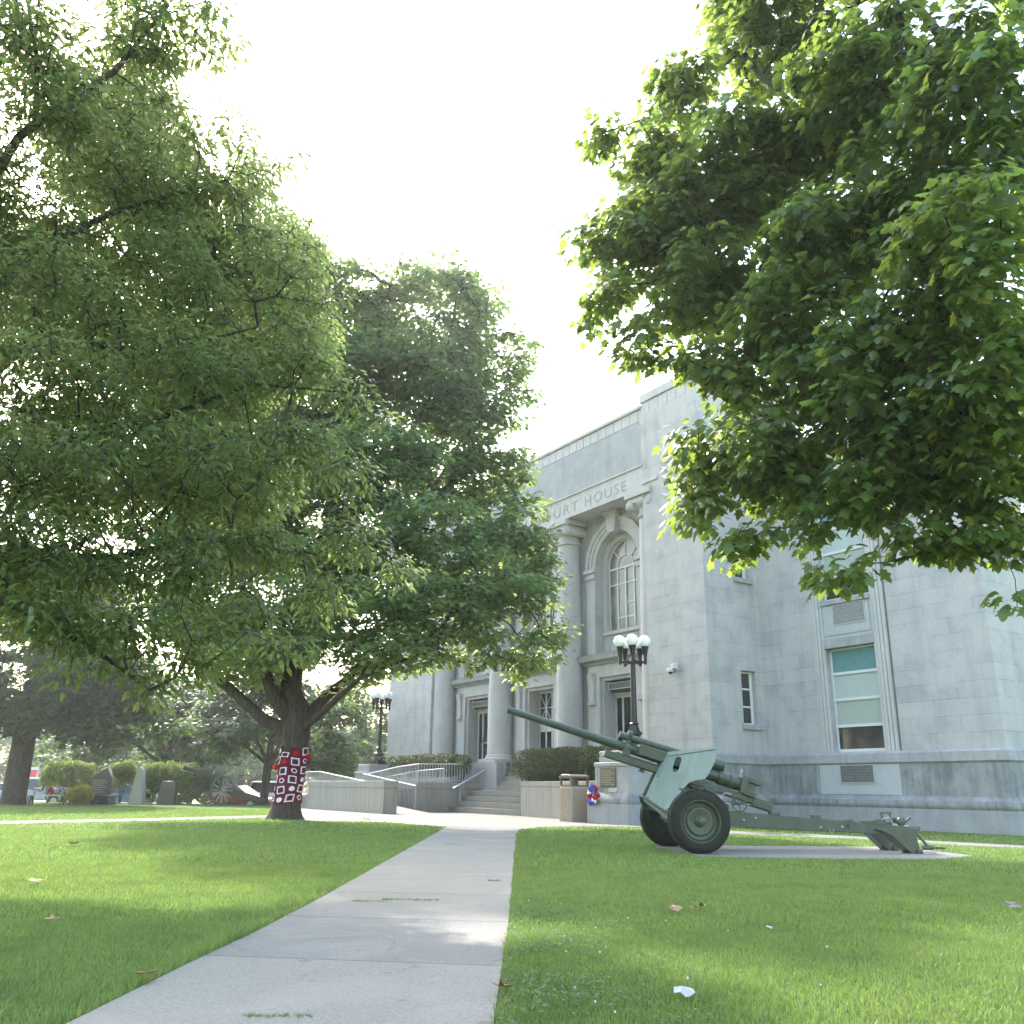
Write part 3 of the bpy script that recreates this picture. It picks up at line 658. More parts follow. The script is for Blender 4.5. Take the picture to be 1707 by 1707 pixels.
MB().plate([(-.38, 1.4), (.38, 1.4), (.36, 1.46), (.2, 1.52), (-.2, 1.52), (-.36, 1.46)], [], (0, -.38, 0), (1, 0, 0), (0, 0, 1), (0, .76, 0)).build('lid', M['bindark'], tc, bevel=.02)
# wreath
wr = at_b('memorial_wreath', 'red, white and blue ribbon wreath leaning on the plaque pedestal', 'wreath', 10.05, -3.86, .87)
for ci, (cm, off) in enumerate((('wred', 0), ('wblue', 1), ('wwhite', 2))):
    b = MB()
    for k in range(30):
        if (0, 0, 1, 1, 1, 2)[(k // 2) % 6] != off: continue
        a = 2 * PI * k / 30 + .6
        for q_ in range(3):
            r_ = .2 + rnd.uniform(-.07, .07); b.sphere((r_ * math.cos(a) + rnd.uniform(-.02, .02), rnd.uniform(-.07, .03) , r_ * 1.1 * math.sin(a)), rnd.uniform(.045, .07), 8, 6, (1, .7, rnd.uniform(.6, 1.2)))
    b.build('ribbon', M[cm], wr)
wr.rotation_euler = (-.12, 0, BROT)

# ------------------------------------------------------------------ ground
def poly_flat(name, pts, z, mat, label, cat, th=.0):
    b = MB(); b.plate([(p[0], p[1]) for p in pts], [], (0, 0, z), (1, 0, 0), (0, 1, 0), (0, 0, th or -.1)); o = b.build(name, mat, None, 0)
    return tag(o, label, cat, None, 'structure')
xs = np.concatenate([[-300, -200, -120, -80], np.arange(-60, 61, 3.), [80, 120, 200, 300]])
ys = np.concatenate([[-120, -60, -30, -15], np.arange(-6, 90, 2.), [95, 110, 130, 180, 250, 360]])
XX, YY = np.meshgrid(xs, ys); V = np.stack([XX, YY, hgt(XX, YY)], -1).reshape(-1, 3)
nx, ny = len(xs), len(ys); idx = np.arange(nx * ny).reshape(ny, nx)
F = np.stack([idx[:-1, :-1], idx[:-1, 1:], idx[1:, 1:], idx[1:, :-1]], -1).reshape(-1, 4)
g = fastmesh('lawn', V, F, 4, M['lawn'], smooth=True); tag(g, 'mown green lawn around the courthouse', 'lawn', None, 'structure')

P_path = [G(126, 1703), G(322, 1605), G(413, 1562), G(534, 1499), G(640, 1438.5), G(746, 1378), G(861, 1390), G(857, 1430), G(848, 1539), G(824, 1699)]
d0 = P_path[0] - P_path[1]; d1 = P_path[-1] - P_path[-2]
P_path = [P_path[0] + d0 * 5] + P_path + [P_path[-1] + d1 * 5]
P_pave = [G(500, 1368.5), G(640, 1371), G(746, 1379), G(861, 1391), G(866, 1384), G(900, 1379.5), G(980, 1378), G(1070, 1379.5), G(1227, 1391), G(1412, 1399), G(1570, 1409), G(1760, 1417),
          G(1760, 1412), G(1570, 1403), G(1412, 1393.6), G(1227, 1386), G(1130, 1382), BL(9, -.3), BL(-13, -.3), BL(-13, -6.5), G(470, 1352)]
P_cross = [G(-300, 1381), G(0, 1374), G(240, 1369), G(440, 1363.5), G(510, 1369.5), G(500, 1357), G(440, 1359.5), G(240, 1364.5), G(0, 1369), G(-300, 1375)]
P_pad = [G(1086, 1412), G(1165, 1429), G(1390, 1433.5), G(1560, 1434), G(1630, 1428), G(1500, 1412.5), G(1240, 1411), G(1120, 1409)]
def path_mat():
    m = M['concrete'].copy(); m.name = 'walk_concrete'; nt = m.node_tree; N = NB(nt); b = nt.nodes['Principled BSDF']
    src = b.inputs['Base Color'].links[0].from_socket; v = N.coord(); sep = N.n('ShaderNodeSeparateXYZ'); N.l(v, sep.inputs[0])
    t = N.math('ABSOLUTE', N.math('SUBTRACT', N.math('FRACT', N.math('DIVIDE', N.math('ADD', N.math('ADD', sep.outputs[1], N.math('MULTIPLY', sep.outputs[0], .12)), .62), 1.85)), .5))
    j = N.math('LESS_THAN', t, .0045)
    w1 = N.n('ShaderNodeTexVoronoi'); w1.feature = 'DISTANCE_TO_EDGE'; w1.inputs['Scale'].default_value = .55; wv = N.n('ShaderNodeVectorMath'); wv.operation = 'ADD'
    nz = N.n('ShaderNodeTexNoise'); nz.inputs['Scale'].default_value = 2.2; nz.inputs['Detail'].default_value = 6; N.l(v, nz.inputs['Vector']); ms = N.mapping(nz.outputs['Color'], (.5, .5, 0)); N.l(v, wv.inputs[0]); N.l(ms, wv.inputs[1]); N.l(wv.outputs[0], w1.inputs['Vector'])
    ck = N.math('MULTIPLY', N.math('LESS_THAN', w1.outputs['Distance'], .0035), N.ramp(N.noise(v, .6, 2), .5, .56))
    slab = N.n('ShaderNodeTexWhiteNoise'); slab.noise_dimensions = '1D'; N.l(N.math('FLOOR', N.math('ADD', N.math('DIVIDE', N.math('ADD', N.math('ADD', sep.outputs[1], N.math('MULTIPLY', sep.outputs[0], .12)), .62), 1.85), .5)), slab.inputs['W'])
    src = N.mix(1.0, src, N.ramp(slab.outputs[0], 0, 1, (.86, .86, .87), (1.05, 1.03, .99)), 'MULTIPLY')
    spots = N.noise(v, 7, 3, .5); src = N.mix(N.math('MULTIPLY', N.ramp(spots, .66, .72), .45), src, (.12, .1, .075))
    warm = N.noise(v, .8, 4, .6, .5); src = N.mix(N.math('MULTIPLY', N.ramp(warm, .5, .7), .4), src, (.36, .315, .25))
    src = N.mix(N.math('MULTIPLY', ck, .28), src, (.1, .09, .075))
    N.l(N.mix(N.math('MULTIPLY', j, .8), src, (.07, .065, .055)), b.inputs['Base Color']); return m
M['walk'] = path_mat(); M['pave'] = concrete('forecourt_concrete', (.2, .186, .168), 0)
poly_flat('walkway', P_path, .012, M['walk'], 'grey concrete walkway leading to the steps', 'walkway')
poly_flat('forecourt', P_pave, .008, M['pave'], 'pale concrete forecourt and side path along the courthouse', 'pavement')
poly_flat('cross_path', P_cross, .004, M['pave'], 'narrow concrete path crossing the left lawn', 'path')
poly_flat('gun_pad', P_pad, .012, M['pave'], 'thin concrete slab under the green gun', 'slab')
cpk = [(-120, 60.5), (2, 60.5), (2, 92), (-120, 92)]
o = poly_flat('car_park', [np.array(p) for p in cpk], -.44, M['asphalt'], 'asphalt car park beyond the lawn', 'car park')

def inpoly(x, y, poly):
    p = np.array([q[:2] for q in poly]); c = np.zeros(len(x), bool); j = len(p) - 1
    for i in range(len(p)):
        xi, yi = p[i]; xj, yj = p[j]
        c ^= ((yi > y) != (yj > y)) & (x < (xj - xi) * (y - yi) / (yj - yi + 1e-12) + xi); j = i
    return c
P_bld = [BL(-20, -.1), BL(20.3, 2.2), BL(20.3, 21), BL(-20, 21)]
def edge_dist(x, y, a, b):
    a, b = np.array(a[:2]), np.array(b[:2]); d = b - a; t = np.clip(((x - a[0]) * d[0] + (y - a[1]) * d[1]) / (d @ d), 0, 1)
    return np.hypot(x - a[0] - t * d[0], y - a[1] - t * d[1])
LEFT_EDGE = [P_path[i] for i in range(0, 7)]; RIGHT_EDGE = P_path[7:]
def lines_dist(x, y, pl):
    return np.min([edge_dist(x, y, pl[i], pl[i + 1]) for i in range(len(pl) - 1)], axis=0)

def build_grass():
    Vs = []; Fs = []; off = 0
    zones = [(1.0, 4.2, 250000, .025, .0016, .5), (4.2, 7.5, 330000, .026, .0021, .5), (7.5, 13, 300000, .03, .0032, .5), (13, 22, 170000, .036, .006, .5), (22, 42, 110000, .038, .012, .5)]
    for y0, y1, n, h, w, _ in zones:
        u = RNG.random(n); y = np.sqrt(y0 ** 2 + u * (y1 ** 2 - y0 ** 2)); x = (RNG.random(n) * 2 - 1) * (y * .6 + 2.2)
        keep = np.ones(n, bool)
        for P in (P_path, P_pave, P_cross, P_pad): keep &= ~inpoly(x, y, P)
        keep &= ~inpoly(x, y, P_bld)
        x, y = x[keep], y[keep]; n = len(x)
        dl = lines_dist(x, y, LEFT_EDGE); dr = lines_dist(x, y, RIGHT_EDGE)
        patch = .75 + .5 * np.sin(x * 1.7 + np.sin(y * 1.1) * 2) * np.sin(y * 1.3 + 1)
        hh = h * (.55 + .9 * RNG.random(n)) * (.8 + .35 * patch)
        near = np.exp(-(dl / .16) ** 2) * (1.1 + .9 * np.sin(y * 2.2) ) * (y < 9) + np.exp(-(dr / .13) ** 2) * (.6 + .5 * np.sin(y * 3.1))
        hh *= 1 + np.clip(near, 0, 2.2) * (RNG.random(n) < .45)
        ww = w * (.6 + .8 * RNG.random(n)); th = RNG.random(n) * 2 * PI
        lean = hh * (.25 + .75 * RNG.random(n)); ph = RNG.random(n) * 2 * PI
        sx, sy = np.cos(th) * ww, np.sin(th) * ww; lx, ly = np.cos(ph) * lean, np.sin(ph) * lean
        z0 = hgt(x, y)
        b0 = np.stack([x - sx, y - sy, z0 - .004], -1); b1 = np.stack([x + sx, y + sy, z0 - .004], -1)
        m0 = np.stack([x - sx * .7 + lx * .4, y - sy * .7 + ly * .4, z0 + hh * .62], -1); m1 = np.stack([x + sx * .7 + lx * .4, y + sy * .7 + ly * .4, z0 + hh * .62], -1)
        t = np.stack([x + lx, y + ly, z0 + hh], -1)
        V = np.stack([b0, b1, m0, m1, t], 1).reshape(-1, 3); base = np.arange(n)[:, None] * 5 + off
        Fs.append(np.concatenate([base + np.array([0, 1, 3]), base + np.array([0, 3, 2]), base + np.array([2, 3, 4])], 0)); Vs.append(V); off += len(V)
    o = fastmesh('grass', np.concatenate(Vs), np.concatenate(Fs), 3, M['blade']); tag(o, 'short mown grass blades covering the lawns', 'grass', None, 'stuff')
    # tufts in the walkway joints
    Vs = []; n = 0; tl = []
    for px0, px1, py in ((410, 520, 1699), (590, 650, 1505), (690, 735, 1503), (815, 835, 1470), (745, 770, 1409), (640, 700, 1502)):
        a, b = G(px0, py), G(px1, py)
        for k in range(90):
            t = rnd.random() ** 1.5; p = a + (b - a) * t; tl.append((p[0] + rnd.gauss(0, .012), p[1] + rnd.gauss(0, .015)))
    V = []; F = []
    for x, y in tl:
        for _ in range(2):
            h = rnd.uniform(.006, .02) ; a = rnd.random() * 6.28; w = .003; i = len(V)
            V += [(x - w * math.cos(a), y - w * math.sin(a), .01), (x + w * math.cos(a), y + w * math.sin(a), .01), (x + rnd.gauss(0, .015), y + rnd.gauss(0, .015), .012 + h)]; F.append((i, i + 1, i + 2))
    o = fastmesh('joint_grass', np.array(V), np.array(F), 3, M['blade']); tag(o, 'grass tufts growing in the walkway joints', 'grass', None, 'stuff')
    # clover on the right edge of the walkway
    V = []; F = []; V2 = MB()
    for k in range(5200):
        t = rnd.random(); y = 2.2 + 7 * t ** 1.4; 
        x = np.interp(y, [P_path[-1][1], P_path[-2][1], P_path[-4][1]], [P_path[-1][0], P_path[-2][0], P_path[-4][0]]) + abs(rnd.gauss(0, .5)) + .02
        if rnd.random() > .35 + .5 * math.sin(x * 5) * math.sin(y * 4): continue
        z = rnd.uniform(.02, .06)
        for q_ in range(3):
            a = rnd.random() + q_ * 2.09; r_ = rnd.uniform(.009, .014); i = len(V); c, s = math.cos(a), math.sin(a)
            V += [(x, y, z), (x + r_ * (c - .6 * s), y + r_ * (s + .6 * c), z + .004), (x + r_ * 1.5 * c, y + r_ * 1.5 * s, z + rnd.uniform(-.004, .006)), (x + r_ * (c + .6 * s), y + r_ * (s - .6 * c), z + .004)]; F.append((i, i + 1, i + 2, i + 3))
    o = fastmesh('clover', np.array(V), np.array(F), 4, M['clover']); tag(o, 'clover leaves in the lawn along the right edge of the walkway', 'clover', None, 'stuff')
    for k in range(34):
        y = rnd.uniform(2.6, 9); x = np.interp(y, [P_path[-1][1], P_path[-2][1], P_path[-4][1]], [P_path[-1][0], P_path[-2][0], P_path[-4][0]]) + abs(rnd.gauss(0, 1.0)) + .05
        V2.sphere((x, y, .035), rnd.uniform(.004, .007), 7, 5)
    o = V2.build('clover_flowers', M['petal']); tag(o, 'tiny white clover flowers dotting the right lawn', 'flowers', None, 'stuff')
build_grass()

def dry_leaf(px, py, size, rz, label, mat='dryleaf', name='fallen_leaf', cat='leaf', group='dry leaves on the lawn'):
    p = G(px, py); o = MB(); n = 9
    out = [(0, -.5), (.2, -.3), (.5, -.25), (.32, 0), (.48, .25), (.2, .25), (0, .6), (-.2, .25), (-.45, .3), (-.3, 0), (-.5, -.2), (-.2, -.3)]
    vs = [(0, 0, .02)] + [(x * size, y * size, (.25 * abs(x) + .3 * y * y + rnd.uniform(-.03, .12)) * size) for x, y in out]
    if mat == 'paper': vs = [(0, 0, .3 * size)] + [(size * rr * math.cos(a), .8 * size * rr * math.sin(a), size * zz) for a, rr, zz in ((k * 2 * PI / m_, rnd.uniform(.35, .62), rnd.uniform(-.05, .3)) for m_ in (len(out),) for k in range(m_))]
    m = len(out); o.add(vs, [(0, i + 1, (i + 1) % m + 1) for i in range(m)])
    ob = o.build(name, M[mat], None, 0); ob.location = (p[0], p[1], .045); ob.rotation_euler = (rnd.uniform(-.3, .3), rnd.uniform(-.3, .3), rz)
    md = ob.modifiers.new('solid', 'SOLIDIFY'); md.thickness = .001
    tag(ob, label, cat, group if name == 'fallen_leaf' else None); return ob
dry_leaf(241, 1643, .13, .4, 'curled reddish-brown dry leaf on the left edge of the walkway')
dry_leaf(836, 1664, .12, 2.0, 'dull brown dry leaf on the right edge of the walkway')
dry_leaf(1168, 1523, .17, 1.1, 'larger of two tan dry leaves on the lawn below the green gun')
dry_leaf(1126, 1526, .12, .2, 'smaller of two tan dry leaves on the lawn below the green gun')
dry_leaf(86, 1545, .12, 2.6, 'pale dry leaf low on the left lawn, nearest the camera there')
dry_leaf(56, 1478, .15, .9, 'brown dry leaf at the far left of the left lawn')
dry_leaf(122, 1413, .2, 1.9, 'pale dry leaf on the left lawn, farther back than the others')
dry_leaf(610, 1370, .3, .7, 'dark clump of dry leaf on the lawn edge by the forecourt')
dry_leaf(1137, 1672, .115, .3, 'crumpled white tissue lying on the right lawn', 'paper', 'paper_scrap', 'litter')
dry_leaf(1283, 1558, .05, .3, 'small white scrap on the middle of the right lawn', 'paper', 'paper_scrap', 'litter')
dry_leaf(1690, 1521, .16, .3, 'grey flat stone sunk in the lawn at the right edge', 'roofdark', 'flat_stone', 'stone')
# ------------------------------------------------------------------ green field gun
def build_gun():
    t = thing('field_gun', 'green field gun with long raised barrel and rubber tyres on the lawn slab', 'field gun', (3.13, 17.3, .012), math.atan2(-.089, -.996))
    A = np.array([-.99603, -.0890]); A /= np.linalg.norm(A); B2 = np.array([-A[1], A[0]]); O = np.array([3.13, 17.3])
    def loc(P): d = P[:2] - O; return np.array([d @ A, d @ B2, P[2] - .012])
    def wld(p): q = O + A * p[0] + B2 * p[1]; return np.array([q[0], q[1], p[2] + .012])
    Gn, Gp, Gd = M['gun'], M['gun_pale'], M['gun_dark']
    ax = np.array([1, 0, .2905]); ax /= np.linalg.norm(ax); nz = np.array([-ax[2], 0, ax[0]]); yv = np.array([0, 1., 0])
    def on(x, up=0, y=0): return np.array([x, y, 1.155 + (x + 1.1) * .2905]) + nz * up
    c = ax[0]; s = lambda x: (x + 1.12) / c
    br = MB().lathe([(s(-1.12), .13), (s(-1.0), .135), (s(-.98), .145), (s(-.93), .145), (s(-.92), .13), (s(-.72), .128), (s(-.7), .11), (s(.3), .1), (s(.95), .088), (s(1.4), .082), (s(2.4), .068), (s(3.17), .062), (s(3.172), .045), (s(3.0), .043)], on(-1.12), ax, 32, False).build('barrel', Gn, t)
    MB().lathe([(s(2.9), .046), (s(3.01), .046)], on(-1.12), ax, 20).build('bore', M['iron'], br)
    bb = MB().obox(on(-1.17), [ax, yv, nz], (.06, .17, .16)).obox(on(-1.34, .11), [ax, yv, nz], (.14, .17, .05)).obox(on(-1.3, -.13), [ax, yv, nz], (.12, .17, .05)).obox(on(-1.3, 0, -.1), [ax, yv, nz], (.12, .05, .12))
    bo = bb.build('breech_ring', Gn, t, bevel=.012); MB().obox(on(-1.3, -.01, .07), [ax, yv, nz], (.09, .06, .075)).build('breech_block', Gd, bo, bevel=.008)
    MB().cyl(on(-1.12, .15), on(-1.12, .26), .012).cyl(on(-1.12, .2), on(-1.12, .27), .022).build('breech_lever', M['steel'], bo)
    rc = MB(); p0 = np.array([1.1, 0, 1.985]); p1 = np.array([-.55, 0, 1.53]); d = p0 - p1; L = np.linalg.norm(d)
    rc.lathe([(0, .07), (.55, .07), (.56, .066), (L - .22, .066), (L - .21, .075), (L - .16, .075), (L - .15, .068), (L - .02, .068), (L, .06)], p1, d, 24)
    rr = rc.build('recoil_cylinder', Gn, t)
    d /= L; q0 = p1 - d * .3
    MB().lathe([(0, .115), (.3, .115), (.32, .07)], q0, d, 28, False).lathe([(0, .1), (.29, .1)], q0, d, 28, False).lathe([(-.001, .1), (-.001, .115)], q0, d, 28, False).build('rear_sleeve', Gn, rr); MB().lathe([(.2, .1), (.21, .1)], q0, d, 24).build('sleeve_bore', M['iron'], rr)
    k0 = np.array([1.39, 0, 1.655]); k1 = np.array([-1.7, 0, .755]); dk = k0 - k1; Lk = np.linalg.norm(dk); dk /= Lk; nk = np.cross(dk, yv) * -1
    nk = np.array([-dk[2], 0, dk[0]])
    ck = MB().obox((k0 + k1) / 2, [dk, yv, nk], (Lk / 2, .12, .062)).obox((k0 + k1) / 2 + nk * .07 + dk * .3, [dk, yv, nk], (Lk / 2 - .5, .09, .014)); ck.obox(k1 + dk * .2 - nk * .04, [dk, yv, nk], (.2, .14, .06))
    cr_ = ck.build('cradle', Gn, t, bevel=.012)
    MB().obox(k0 - dk * .75 - nk * .09, [dk, yv, nk], (.05, .05, .03)).build('travel_lock', Gd, cr_, bevel=.005)
    cb = MB(); p = on(.97); cb.lathe([(-.05, .115), (.05, .115)], p, ax, 24).obox(p + nz * .12, [ax, yv, nz], (.045, .05, .09)).obox(p - nz * .1, [ax, yv, nz], (.07, .13, .06)); q = p + nz * .235; cb.lathe([(-.04, .085), (.04, .085)], q, ax, 20)
    cb.build('barrel_collar', Gn, t, bevel=.006)
    MB().obox(on(.2, .03), [ax, yv, nz], (.6, .17, .1)).build('sleigh', Gn, t, bevel=.015)
    # shield halves: swept-back sloping plates
    a_, b_, c_ = np.array([.25, .15, 1.68]), np.array([.70, .15, .87]), np.array([-.46, .9, 1.75])
    a1 = (c_ - a_); a1 /= np.linalg.norm(a1); n_ = np.cross(a1, b_ - a_); n_ /= np.linalg.norm(n_); b1 = np.cross(n_, a1)
    wn = wld(n_) - wld(np.zeros(3)); w0 = wld(a_)
    Cc = lambda x, y: (1040 + x * .1289, 1230 + y * .1289)
    def onp(x, y): P = loc(PL(*Cc(x, y), wn, w0)); d = P - a_; return (d @ a1, d @ b1)
    outl = [onp(*p) for p in ((545, 195), (575, 180), (1195, 120), (1212, 140), (1180, 300), (1090, 480), (1040, 535), (940, 545), (850, 575), (780, 640), (730, 710), (690, 780), (600, 890), (540, 935), (470, 957), (262, 792), (400, 490))]
    sx0, sy0 = onp(700, 290); sx1, sy1 = onp(670, 390)
    dd = np.array([sx1 - sx0, sy1 - sy0]); Ls = np.linalg.norm(dd); dd /= Ls; pp = np.array([-dd[1], dd[0]]); R_ = .072
    slot = [tuple(np.array([sx1, sy1]) + R_ * (pp * math.cos(a) + dd * math.sin(a))) for a in np.linspace(0, PI, 9)] + [tuple(np.array([sx0, sy0]) + R_ * (-pp * math.cos(a) - dd * math.sin(a))) for a in np.linspace(0, PI, 9)]
    for sgn in (1, -1):
        m = MB().plate(outl, [slot], a_, a1, b1, n_ * .012)
        hx = [np.array(onp(*p)) for p in ((575, 236), (1180, 150))]; hd = hx[1] - hx[0]
        m.v = [(p[0], p[1] * sgn, p[2]) for p in m.v]
        ob = m.build('shield', Gp, t, 0)
        h = MB(); h.tube([a_ + a1 * hx[0][0] + b1 * hx[0][1] - n_ * .004, a_ + a1 * hx[1][0] + b1 * hx[1][1] - n_ * .004], .007, 6)
        h.tube([a_ + a1 * hx[0][0] + b1 * hx[0][1] + n_ * .016, a_ + a1 * hx[1][0] + b1 * hx[1][1] + n_ * .016], .007, 6)
        for i in (14, 15, 16): 
            u, v = outl[i]; cc = np.mean(outl, 0); u += (cc[0] - u) * .1; v += (cc[1] - v) * .1; P = a_ + a1 * u + b1 * v; h.sphere(P, .014, 8, 6)
        h.v = [(p[0], p[1] * sgn, p[2]) for p in h.v]; h.build('shield_hinge', Gd, ob)
    for sgn in (1, -1):
        e0, e1 = [np.array(onp(*p)) for p in ((262, 795), (590, 1062))]
        P0, P1 = [a_ + a1 * q[0] + b1 * q[1] for q in (e0, e1)]; dv = (P1 - P0) / np.linalg.norm(P1 - P0); tv_ = np.cross(n_, dv)
        lw = MB().obox((P0 + P1) / 2 + n_ * .006, [dv, n_, tv_], (np.linalg.norm(P1 - P0) / 2, .012, .024)); lw.v = [(p[0], p[1] * sgn, p[2]) for p in lw.v]; lw.build('shield_apron', Gd, t, bevel=.004)
    MB().tube([(.72, .12, .9), (.45, .55, .67), (.1, .8, .62)], .022, 6).tube([(.72, -.12, .9), (.45, -.55, .67), (.1, -.8, .62)], .022, 6).tube([(.3, .3, 1.2), (-.3, .5, 1.1), (-.45, .6, .75)], .016, 6).tube([(.2, .7, 1.05), (-.2, .55, .9)], .016, 6).build('shield_brace', Gd, t)
    # carriage
    MB().cyl((-.02, -1.0, .52), (-.02, 1.0, .52), .065).box(-.16, .12, -.75, .75, .44, .64).build('axle', Gd, t, bevel=.02)
    MB().box(-.55, .3, -.3, .3, .5, .92).box(-.62, .05, -.24, .24, .92, 1.12).cyl((-.2, -.3, 1.16), (-.2, .3, 1.16), .12).box(-.85, -.4, -.2, .2, .62, .84).build('top_carriage', Gn, t, bevel=.025)
    for y in (.42, -.42):
        MB().plate([(.05, .68), (-.87, .675), (-1.69, .615), (-2.97, .53), (-3.6, .48), (-4.2, .44), (-4.2, .39), (-3.45, .31), (-2.97, .335), (-1.67, .37), (-.87, .415), (.05, .42)], [], (0, y - .07, 0), (1, 0, 0), (0, 0, 1), (0, .14, 0)).build('trail_leg', Gn, t, bevel=.012)
        sp_ = MB().plate([(-3.4, .4), (-4.2, .42), (-4.12, .28), (-4.16, .08), (-4.15, .0), (-3.99, .0), (-3.9, .08), (-3.66, .3)], [], (0, y - .16, 0), (1, 0, 0), (0, 0, 1), (0, .32, 0)); sp_.box(-4.19, -4.08, y - .2, y + .2, .0, .07)
        sp_.build('spade', Gn, t, bevel=.01)
    for x, z in ((-1.0, .53), (-1.22, .56), (-2.4, .42), (-2.8, .43)): MB().sphere((x, .49, z), .024, 8, 6).build('rivet', M['steel'], t)
    for x0, x1, z0, z1 in ((-1.68, -1.5, .62, .67), (-2.42, -2.28, .56, .63), (-3.4, -3.18, .49, .54), (-3.62, -3.45, .47, .57), (-3.02, -2.9, .51, .56)): MB().box(x0, x1, .36, .5, z0, z1).build('trail_bracket', Gn, t, bevel=.006)
    MB().cyl((-2.93, .44, .45), (-2.93, .53, .45), .035).build('trail_pin', Gn, t); MB().tube([(-2.55, .5, .4), (-2.6, .5, .3), (-2.64, .5, .4)], .009, 5).build('hook', M['steel'], t)
    MB().lathe([(0, .04), (.02, .055), (.2, .055), (.22, .035)], (-3.86, .3, .555), (-1, 0, -.06), 14).build('spare_cylinder', Gn, t)
    MB().box(-3.84, -3.66, .2, .3, .46, .52).box(-3.84, -3.82, .22, .28, .52, .68).box(-3.68, -3.66, .22, .28, .52, .68).box(-3.86, -3.64, .22, .28, .66, .69).build('trail_clamp', Gd, t, bevel=.006)
    MB().lathe([(-.09, .05), (-.08, .075), (.0, .075), (.01, .05)], (-3.95, .44, .53), (0, 1, 0), 16).build('trail_roller', Gn, t)
    MB().tube([(-4.0, .35, .48), (-4.16, .35, .6)], .024, 8).cyl((-4.1, .42, .43), (-4.27, .42, .42), .034).build('tow_handle', Gn, t)
    MB().tube([(-3.5, .42, .46), (-3.56, .5, .57), (-3.68, .5, .6), (-3.76, .45, .5)], .012, 6).build('trail_handle', M['steel'], t)
    MB().tube([(-1.9, -.42, .58), (-1.9, .42, .58)], .02, 6).build('trail_tie', Gd, t)
    MB().tube([(-4.2, 0, .42), (-4.44, 0, .3), (-4.62, 0, .1)], .026, 8).cyl((-4.52, 0, .07), (-4.72, 0, .07), .045).cyl((-4.72, 0, .07), (-4.95, 0, .06), .02).box(-4.28, -4.15, -.42, .42, .4, .45).build('lunette', Gn, t, bevel=.004)
    hw = MB(); cen = np.array([-.94, .5, .8])
    hw.tube([cen + (.13 * math.cos(a), 0, .13 * math.sin(a)) for a in np.linspace(0, 2 * PI, 25)[:-1]], .011, 6, True)
    for k in range(3): a = k * 2.09 + .5; hw.tube([cen, cen + (.13 * math.cos(a), 0, .13 * math.sin(a))], .009, 5)
    hw.cyl(cen + (0, -.3, 0), cen + (0, .03, 0), .02).build('hand_wheel', Gn, t)
    MB().tube([(-.66, .4, .94), (-.72, .45, .98), (-.8, .5, .96)], .014, 6).cyl((-.6, .4, .9), (-.6, .52, .9), .03).tube([(-.7, .45, .82), (-.78, .5, .78)], .014, 6).build('sight_bracket', M['steel'], t)
    for y in (1.03, -1.03):
        o = 1 if y > 0 else -1
        w = thing_part('wheel', t, (-.03, y, .518))
        prof = [(-.11, .30), (-.13, .36), (-.135, .42), (-.12, .475), (-.1, .5), (-.085, .512), (-.08, .528), (-.03, .532), (-.026, .515), (.026, .515), (.03, .532), (.08, .528), (.085, .512), (.1, .5), (.12, .475), (.135, .42), (.13, .36), (.11, .30)]
        ty = MB().lathe(prof, (0, 0, 0), (0, o, 0), 64, False)
        for k in range(64):
            a = 2 * PI * k / 64
            for sy in (-1, 1): ty.obox((.505 * math.cos(a), sy * .093, .505 * math.sin(a)), [(math.cos(a), 0, math.sin(a)), (0, 1, 0), (-math.sin(a), 0, math.cos(a))], (.016, .022, .012))
        ty.build('tyre', M['tyre'], w)
        rm = MB().lathe([(-.1, .31), (.1, .31), (.118, .345), (.122, .335), (.105, .315), (.06, .29), (.055, .25), (.07, .235), (.085, .225), (.09, .2), (.08, .17), (.075, .1), (.1, .09), (.115, .06), (.14, .055), (.15, .03), (.15, .001)], (0, 0, 0), (0, o, 0), 48, False)
        rm.build('rim', M['gun'], w)
        bo = MB()
        for k in range(8): a = 2 * PI * k / 8; bo.cyl((.14 * math.cos(a), o * .075, .14 * math.sin(a)), (.14 * math.cos(a), o * .093, .14 * math.sin(a)), .012, n=6)
        bo.lathe([(.118, .35), (.126, .348), (.126, .335), (.12, .33)], (0, 0, 0), (0, o, 0), 48, False); bo.build('wheel_bolts', M['gun'], w)
def thing_part(name, parent, loc):
    o = bpy.data.objects.new(name, None); COL.objects.link(o); o.parent = parent; o.location = loc; o.empty_display_size = .1; return o
build_gun()

